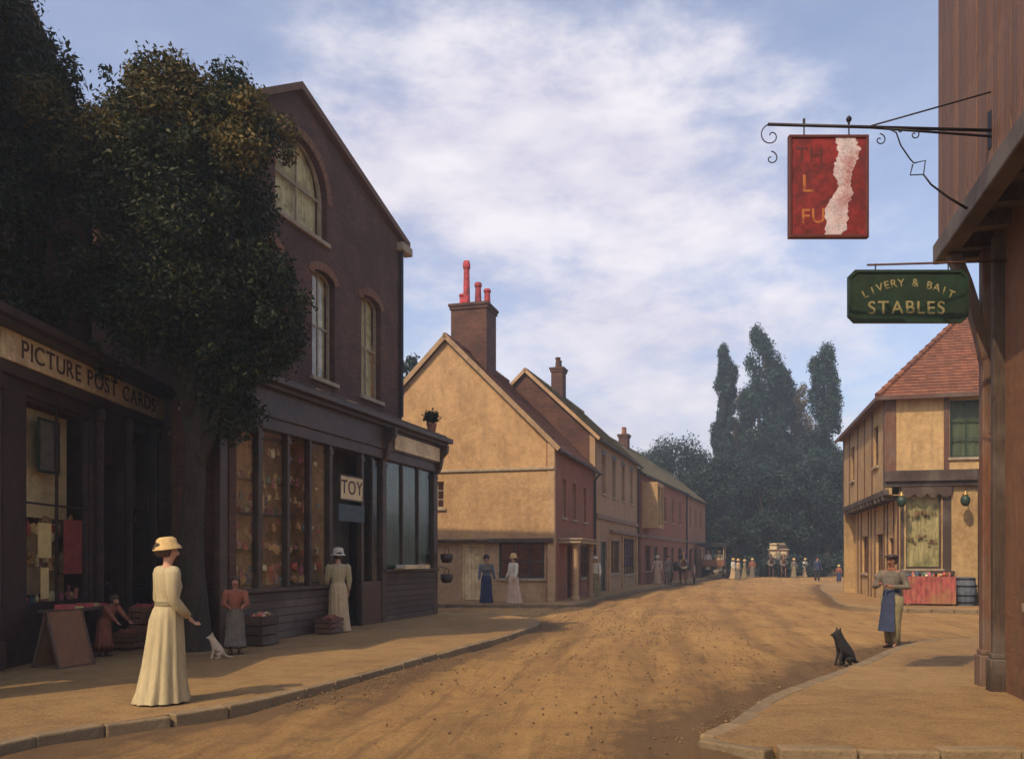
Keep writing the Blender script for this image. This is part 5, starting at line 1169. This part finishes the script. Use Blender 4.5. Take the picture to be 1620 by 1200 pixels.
# loaded coach coming down the street
co = thing('loaded_coach', 'tall horse-drawn coach piled with luggage in the middle of the far road', 'coach', (X(1232, 76), 76, .02), R(-19))
body = [(-.75, .95), (.75, .95), (.85, 1.5), (.82, 2.35), (-.82, 2.35), (-.85, 1.5)]
MB().prism(body, lambda u, z, d: (u, d, z), -.9, 1.1).build('body', M['timber_red'], co, bevel=.03)
for x_ in (-.42, .42): MB().box(x_-.26, x_+.26, -.92, -.905, 1.6, 2.2).build('window', M['canvas'], co)
MB().box(-.9, .9, -1.0, 1.2, 2.35, 2.42).build('roof', M['canvas'], co, bevel=.02)
MB().box(-.6, .6, -1.7, -1.2, 1.5, 1.6).box(-.6, .6, -1.8, -1.2, .9, 1.0).beam((-.5, -1.1, 1.2), (-.5, -1.75, 1.2), .06).beam((.5, -1.1, 1.2), (.5, -1.75, 1.2), .06).box(-.55, .55, -1.7, -1.64, 1.0, 1.5).build('driving_box', M['brownpaint'], co)
for x_ in (-.95, .95):
    for y_, r_ in ((-1.1, .48), (.85, .65)): wheel(co, (x_, y_, r_), r_, M['timber_red'])
MB().beam((0, -1.5, .7), (0, -4.2, .9), .08).build('pole', M['brownpaint'], co)
for i, (x_, y_, w_, h_, m_, lb) in enumerate(((-.45, -.5, .6, .5, 'canvas', 'pale canvas trunk at the front left on the coach roof'), (.35, -.4, .7, .38, 'leather', 'dark leather trunk at the front right on the coach roof'), (0, .5, 1.1, .55, 'hay', 'straw coloured hamper at the back of the coach roof'))):
    p_ = co.matrix_basis @ Vector((x_, y_, 2.425)); t_ = thing('trunk', lb, 'luggage', p_, R(-19)); MB().box(-w_/2, w_/2, -.3, .3, 0, h_*.75).build('case', M[m_], t_, bevel=.02); MB().box(-w_/2-.01, w_/2+.01, -.31, .31, h_*.75, h_).build('lid', M[m_], t_, bevel=.04)
    MB().box(-w_/2-.015, w_/2+.015, -.33, -.31, h_*.6, h_*.72).build('strap', M['leather'], t_)
horse('left horse of the pair drawing the loaded coach', co.matrix_basis @ Vector((-.5, -2.9, 0)), R(-19), M['horse'], 1.0, 'coach horses'); horse('right horse of the pair drawing the loaded coach', co.matrix_basis @ Vector((.5, -2.9, 0)), R(-19), M['horse2'], 1.0, 'coach horses')
person('coachman in olive on the driving box of the loaded coach', co.matrix_basis @ Vector((0, -1.42, .82)), R(-19), 1.65, top='olive', trousers='grey', hat='bowler', hatmat='black', fingers=False, seat=True, aL=((.2, -.5, -1), (0, -1, -.1)), aR=((-.2, -.5, -1), (0, -1, -.1)))

# ================================================================== GOODS AND STREET CLUTTER
FB1 = lambda x, y, z: b1.matrix_basis @ Vector((x, y, z)); FB2 = lambda x, y, z: b2.matrix_basis @ Vector((x, y, z)); FR = lambda x, y, z: bR.matrix_basis @ Vector((x, y, z))
def goods(name, label, mats, loc, rz, spec, seed, cat):
    rng = random.Random(seed); mb = MB()
    for (x0_, x1_, y, z, n, smin, smax, hang) in spec:
        for i in range(n):
            x = x0_+(x1_-x0_)*(i+.5)/n+rng.uniform(-.01, .01); w = rng.uniform(smin, smax); h = rng.uniform(smin, smax)*1.5
            h *= rng.uniform(.5, 1.25); k_ = rng.random(); zz = z-h-(rng.uniform(0, .12) if hang else 0) if hang else z; yy = y+rng.uniform(-.03, .06)
            Mr = Matrix.Translation((x, yy, zz)) @ Matrix.Rotation(rng.uniform(-.3, .3), 4, 'Y') @ Matrix.Rotation(rng.uniform(-.8, .8), 4, 'Z')
            if rng.random() < .14: continue
            if k_ < .22: mb.box(-w/2, w/2, -.02, .03, 0, h, Mr)
            elif k_ < .42: mb.lathe([(.001, 0), (w*.32, 0), (w*.36, h*.5), (w*.15, h*.75), (w*.13, h), (.001, h)], 8, (x, yy, zz))
            elif k_ < .62: mb.lathe([(.001, 0), (w*.42, 0), (w*.2, h*.45), (w*.22, h*.6), (w*.08, h*.68), (w*.2, h*.78), (w*.2, h*.92), (.001, h)], 8, (x, yy, zz))
            elif k_ < .8: mb.lathe([(.001, -.01), (w*.55, -.01), (w*.55, .01), (.001, .01)], 12, (x, yy, zz+w*.5), Matrix.Rotation(math.pi/2+rng.uniform(-.4, .4), 3, 'X') @ Matrix.Rotation(rng.uniform(-.3, .3), 3, 'Y'))
            else: mb.lathe([(.001, 0), (w*.35, .15*w), (w*.5, w*.5), (w*.35, w*.85), (.001, w)], 10, (x, yy, zz))
            if hang: mb.tube([(x, yy, zz+h*.9), (x, yy, z+.02)], .004, 3)
    o = mb.build(name, mats); o.location = loc; o.rotation_euler = (0, 0, rz); return tag(o, label, cat, kind='stuff')
sp = []
for z, n, a, b_, hg in ((.98, 22, .14, .26, 0), (1.65, 34, .07, .14, 0), (2.33, 34, .07, .14, 0), (2.98, 30, .08, .16, 0)): sp.append((.1, 3.42, .32 if z < 1 else .8, z, n, a, b_, hg))
for y, z, n in ((.16, 3.05, 22), (.2, 2.7, 20), (.16, 1.8, 22), (.18, 2.2, 20), (.18, 1.45, 24), (.16, 3.55, 22)): sp.append((.1, 3.42, y, z, n, .06, .16, 1))
goods('shop_goods', 'crowded rows of small toys and tins filling the bazaar window', M['goods'], FB2(0, 0, 0), th2, sp, 3, 'goods')
sp = [(4.8, 6.6, .25, .78, 16, .07, .16, 0), (4.8, 6.6, .35, 1.6, 16, .1, .2, 1), (4.8, 6.6, .3, 2.1, 14, .1, .2, 1), (1.1, 4.1, .3, .78, 20, .08, .2, 0), (1.1, 4.1, .3, 2.0, 20, .1, .2, 1), (8.0, 8.8, .3, 1.6, 8, .08, .18, 1), (8.0, 8.8, .3, .92, 8, .08, .18, 0), (8.0, 8.8, .3, 2.3, 7, .1, .2, 1)]
goods('shop_goods', 'jumbled small fancy goods crowding the postcard shop windows', M['goods'], FB1(0, 0, 0), R(90), sp, 4, 'goods')
# window furniture of the postcard shop
def card(name, label, cat, loc, rz, w, h, mat, frame=None, tilt=0):
    t_ = thing(name, label, cat, loc, rz)
    MB().box(-w/2, w/2, 0, .012, 0, h).build('sheet', mat, t_)
    if frame: MB().box(-w/2-.04, w/2+.04, -.015, .02, -.04, 0).box(-w/2-.04, w/2+.04, -.015, .02, h, h+.04).box(-w/2-.04, -w/2, -.015, .02, 0, h).box(w/2, w/2+.04, -.015, .02, 0, h).build('frame', frame, t_, bevel=.006)
    t_.rotation_euler = (tilt, 0, rz); return t_
card('framed_picture', 'large framed picture hanging high in the postcard shop window', 'picture', FB1(5.55, .12, 2.75), R(90), .5, .72, M['grey'], M['green'])
card('wall_print', 'broad tan print on the back board of the postcard shop window', 'print', FB1(5.6, .3, 2.05), R(90), 1.6, 1.6, M['fascia'])
card('wall_print', 'tall tan print behind the glass nearest the tree in the postcard shop', 'print', FB1(8.4, .25, 2.4), R(90), .7, 1.2, M['fascia'])
card('newspaper_sheet', 'upper yellow newspaper sheet pinned outside the postcard shop', 'paper', FB1(5.1, -.07, 1.45), R(90), .34, .5, M['paper'])
card('newspaper_sheet', 'narrow lower yellow paper hanging under the newspaper sheet', 'paper', FB1(5.1, -.07, .86), R(90), .2, .45, M['paper'])
card('wall_print', 'wide buff print low behind the left pane of the postcard shop', 'print', FB1(5.7, .42, .9), R(90), 1.7, 1.05, M['cream2'])
card('pink_cloth', 'faded pink cloth draped in the middle of the postcard window', 'cloth', FB1(6.3, .14, 1.2), R(90), .55, .85, M['pink'])
card('pink_cloth', 'crimson strip of cloth beside the postcard shop door', 'cloth', FB1(8.25, .14, 1.4), R(90), .4, .65, M['pink'])
# display table, A-board, crates outside
tb = thing('display_table', 'dark trestle table of papers outside the postcard shop', 'table', FB1(5.35, -.42, 0), R(90))
MB().box(-.7, .7, -.22, .22, .68, .72).build('tabletop', M['timber_x'], tb, bevel=.01)
for x_ in (-.6, .6):
    for y_ in (-.17, .17): MB().box(x_-.025, x_+.025, y_-.025, y_+.025, 0, .68).build('leg', M['timber'], tb)
for i in range(5):
    MB().box(0, .22, 0, .16, 0, random.uniform(.02, .09)).build('paper_stack', M['paper'] if i % 2 else M['pink'], None).location = (0, 0, 0)
    o = COL.objects[-1]; o.location = FB1(4.75+i*.27, -.55, .722); o.rotation_euler = (0, 0, R(90+random.uniform(-8, 8)))
    tag(o, ['flat stack of pink papers at the near end of the trestle table', 'second stack of yellow papers on the trestle table', 'pink paper stack in the middle of the trestle table', 'fourth stack of yellow papers, towards the far table end', 'pink paper stack at the far end of the trestle table'][i], 'papers', 'paper stacks on the trestle table')
ab = thing('sandwich_board', 'reddish sandwich board leaning open on the left pavement', 'board', (X(92, 11.6), 11.75, g), R(70))
for sg in (1, -1):
    Mx = Matrix.Rotation(R(17*sg), 4, 'X'); o = MB().box(-.27, .27, -.012, .012, -.78, 0, Mx).build('panel', M['umber'], ab); o.location = (0, 0, .75)
    MB().box(-.3, -.27, -.02, .02, -.8, 0, Mx).box(.27, .3, -.02, .02, -.8, 0, Mx).box(-.3, .3, -.021, .021, -.8, -.76, Mx).build('frame', M['timber_red'], ab).location = (0, 0, .75)
def crate(label, loc, rz, w=.5, d=.4, h=.32, mat='board', fill=None, grp='crates'):
    t_ = thing('crate', label, 'crate', loc, rz, grp); n = 3
    for i in range(n):
        z = i*h/n+.01
        for a in (MB().box(-w/2, w/2, -d/2, -d/2+.015, z, z+h/n-.02), MB().box(-w/2, w/2, d/2-.015, d/2, z, z+h/n-.02), MB().box(-w/2, -w/2+.015, -d/2+.016, d/2-.016, z, z+h/n-.02), MB().box(w/2-.015, w/2, -d/2+.016, d/2-.016, z, z+h/n-.02)): a.build('slat', M[mat], t_)
    MB().box(-w/2+.01, w/2-.01, -d/2+.01, d/2-.01, .0, .015).build('base', M[mat], t_)
    if fill:
        b_ = MB(); rng_ = random.Random(w*100)
        for i in range(28): b_.lathe([(.001, -.045), (.035, -.025), (.045, 0), (.035, .025), (.001, .045)], 7, (rng_.uniform(-w/2+.06, w/2-.06), rng_.uniform(-d/2+.06, d/2-.06), h-.05+rng_.uniform(0, .06)))
        f_ = b_.build('contents', M[fill], t_, smooth=True); f_['kind'] = 'stuff'
    return t_
crate('lower plank crate beside the postcard shop door', FB1(7.5, -.5, 0), R(84), grp='crates at the postcard shop')
crate('upper plank crate stacked beside the postcard shop door', FB1(7.5, -.48, .33), R(92), .46, .38, .3, fill='pink', grp='crates at the postcard shop')
crate('low crate of reddish goods between the tree and the postcard shop', FB1(6.7, -.55, 0), R(80), .44, .36, .26, fill='rust', grp='crates at the postcard shop')
crate('dark crate on the pavement before the bazaar window', FB2(.5, -.35, 0), th2, .5, .4, .5, 'timber', 'goods', 'crates at the bazaar')
crate('wooden crate below the bazaar window near the door', FB2(2.9, -.32, 0), th2, .5, .36, .3, 'timber_red', 'rust', 'crates at the bazaar')
# bazaar door signs, tray, hanging buckets
ts = thing('toy_sign', 'cream board lettered TOY over the bazaar entrance', 'sign', FB2(4.3, -.06, 2.72), th2)
MB().box(-.5, .5, -.02, .0, 0, .48).build('panel', M['fascia'], ts, bevel=.006); MB().box(-.53, .53, -.03, .005, -.03, -.001).box(-.53, .53, -.03, .005, .481, .51).box(-.53, -.501, -.03, .005, -.001, .481).box(.501, .53, -.03, .005, -.001, .481).build('frame', M['brownpaint'], ts)
text(ts, 'TOY', M['letters'], .42, face_mat((0, -.023, .24), (1, 0, 0), (0, 0, 1)), sx=1.05)
bs = thing('blue_sign', 'faded dark blue board hanging under the TOY board', 'sign', FB2(4.32, -.05, 2.25), th2)
MB().box(-.58, .58, -.02, .0, 0, .36).build('panel', M['teal'], bs, bevel=.006)
ty = thing('paper_tray', 'pale tray of papers on the ledge below the green bazaar blind', 'tray', FB2(7.2, -.2, 1.215), th2)
MB().box(-.75, .75, -.14, .14, 0, .02).build('tray', M['fascia'], ty); MB().box(-.7, .7, -.12, .12, .021, .1).build('papers', M['white'], ty, bevel=.01)
MB().box(-.75, .75, -.155, -.14, 0, .1).build('rim', M['fascia'], ty)
for (lx, ly, lz, lb) in ((9.35, -.25, 1.35, 'upper dark round basket hanging on the far corner of the bazaar'), (9.6, -.15, .8, 'lower dark basket hanging beside the bazaar corner')):
    bk = thing('basket', lb, 'basket', FB2(lx, ly, lz), th2, 'baskets at the bazaar corner')
    MB().lathe([(.001, 0), (.12, .01), (.17, .12), (.18, .24), (.165, .24), (.15, .12), (.1, .03), (.001, .03)], 16).build('bowl', M['leather'], bk, smooth=True)
    MB().tube([(.17*math.cos(a), 0, .24+.17*math.sin(a)) for a in [math.pi*i/10 for i in range(11)]], .01, 6).build('handle', M['leather'], bk)
    MB().tube([(0, 0, .41), (-.28, .12, .45)], .008, 5).build('hook', M['iron'], bk)
pl = thing('potted_plant', 'small leafy plant in a pot on the far end of the bazaar cornice', 'plant', FB2(8.9, .0, 4.83), th2)
MB().lathe([(.001, 0), (.1, 0), (.14, .22), (.12, .22), (.001, .2)], 12).build('pot', M['brick_red'], pl)
leaf_mesh('leaves', [(0, 0, .38, .2), (.12, 0, .42, .14), (-.13, .05, .4, .14)], 500, .05, M['leaf'], pl, 3)
# jettied house: stall, lamps, barrel
sl_ = thing('shop_stall', 'low wooden stall draped in dull red cloth under the jettied house window', 'stall', FR(1.15, -.45, 0), thR)
MB().box(-.75, .75, -.35, .3, .86, .92).build('tabletop', M['board'], sl_, bevel=.01)
vs = []; n = 50
for i in range(n+1):
    u = -.76+1.52*i/n; vs += [(u, -.37-.025*math.sin(i*1.3)-.012, .06), (u, -.36-.006*math.sin(i*1.3), .925)]
MB().add(vs, [(2*i, 2*i+2, 2*i+3, 2*i+1) for i in range(n)]).build('drape', M['drape'], sl_, smooth=True)
for x_ in (-.7, .7):
    for y_ in (-.3, .26): MB().box(x_-.03, x_+.03, y_-.03, y_+.03, 0, .86).build('leg', M['timber'], sl_)
goods('window_goods', 'small dark goods hanging in two rows behind the jettied house window', M['stones'], FR(0, .15, 0), thR, [(.7, 1.6, .1, 3.1, 9, .06, .12, 1), (.7, 1.6, .1, 2.3, 9, .08, .16, 1)], 18, 'goods')
goods('stall_goods', 'small bright fruit and goods heaped on the red draped stall', M['goods'], FR(1.15, -.45, .92), thR, [(-.7, .7, -.2, 0, 12, .06, .12, 0), (-.7, .7, 0, 0, 12, .08, .15, 0)], 8, 'goods')
br_ = thing('barrel', 'dark blue-grey barrel at the right end of the red stall', 'barrel', FR(2.3, -.35, 0), thR)
for i in range(14):
    a = 2*math.pi*i/14; a2 = 2*math.pi*(i+.94)/14
    prof = [(.27, 0), (.32, .25), (.335, .45), (.32, .65), (.27, .9)]
    vs = [(r_*math.cos(t_), r_*math.sin(t_), z) for r_, z in prof for t_ in (a, a2)]
    MB().add(vs, [(2*j, 2*j+1, 2*j+3, 2*j+2) for j in range(4)]).build('stave', M['slate'], br_)
for z, r_ in ((.08, .293), (.3, .332), (.6, .332), (.82, .293)): MB().lathe([(r_, z), (r_+.008, z), (r_+.008, z+.045), (r_, z+.045)], 28).build('hoop', M['iron'], br_)
MB().lathe([(.001, .86), (.265, .86), (.265, .87), (.001, .87)], 20).build('head', M['navy'], br_)
for (lx, lb) in ((.42, 'round greenish hanging lamp at the left corner of the jettied house window'), (2.3, 'round greenish hanging lamp right of the jettied house window')):
    lm = thing('hanging_lamp', lb, 'lamp', FR(lx, -.35, 3.15), thR, 'lamps under the jetty')
    MB().lathe([(.001, 0), (.07, .01), (.13, .1), (.15, .2), (.12, .3), (.06, .36)], 16).build('globe', M['green'], lm, smooth=True)
    MB().lathe([(.08, .34), (.1, .37), (.04, .46), (.015, .5)], 12).build('cap', M['brass'], lm); MB().tube([(0, 0, .5), (0, 0, .7), (0, .3, .74)], .012, 6).build('hanger', M['iron'], lm)
# dark boarded gate between the jettied house and the timber building
gt = thing('yard_gate', 'tall dark boarded yard gate between the jettied house and the timber building', 'gate', FR(2.75, -.7, 0), thR)
for i in range(14): MB().box(i*.17, i*.17+.16, 0, .03, .04, 4.0+.05*math.sin(i*3)).build('board', M['timber'], gt, bevel=.004)
MB().box(0, 2.38, .031, .08, .5, .62).box(0, 2.38, .031, .08, 3.3, 3.42).build('rail', M['timber_x'], gt); MB().box(-.16, -.01, -.06, .12, 0, 4.3).build('post', M['timber'], gt, bevel=.02)
# street litter: loose stones and dust tufts along the gutters
rng = random.Random(2); mb = MB()
for i in range(1900):
    k_ = rng.random()
    if k_ < .3:
        t_ = rng.random(); P1, P2 = ((1.7, 7.1), (5.2, 12.3)) if rng.random() < .6 else ((5.2, 12.3), (8, 15.8)); x = P1[0]+(P2[0]-P1[0])*t_-abs(rng.gauss(.12, .25)); y = P1[1]+(P2[1]-P1[1])*t_+abs(rng.gauss(.1, .2))
    elif k_ < .42: t_ = rng.random(); x = -2.6+1.4*t_+abs(rng.gauss(.15, .3)); y = 8.8+4.6*t_-.1
    else: y = rng.uniform(6, 26); x = rng.uniform(-2.2, 2.5)+.12*y
    s_ = rng.uniform(.006, .022); a = rng.uniform(0, 3)
    Mx = Matrix.Translation((x, y, .012)) @ Matrix.Rotation(a, 4, 'Z'); mb.lathe([(s_*.6, -s_*.5), (s_, 0), (s_*.5, s_*.6)], 5, (0, 0, 0), None, (1, rng.uniform(.6, 1)))
    for q_ in range(len(mb.v)-15, len(mb.v)): mb.v[q_] = tuple(Mx @ Vector(mb.v[q_]))
tag(mb.build('gravel', M['stones']), 'loose pebbles scattered along the gutters of the earth road', 'gravel', kind='stuff')

# air: even haze over the whole place
hz_ = MB().box(-430, 430, -130, 730, -1.2, 34).build('haze', None); hz_['kind'] = 'stuff'; hz_['label'] = 'pale even haze hanging over the whole street'; hz_['category'] = 'haze'
hm = bpy.data.materials.new('haze_air'); hm.use_nodes = True; hn = hm.node_tree; hn.nodes.clear()
ho = hn.nodes.new('ShaderNodeOutputMaterial'); hv = hn.nodes.new('ShaderNodeVolumePrincipled'); hv.inputs['Density'].default_value = HAZE; hv.inputs['Color'].default_value = (.78, .87, 1, 1); hv.inputs['Anisotropy'].default_value = .2
hn.links.new(hv.outputs[0], ho.inputs['Volume']); hz_.data.materials.append(hm)
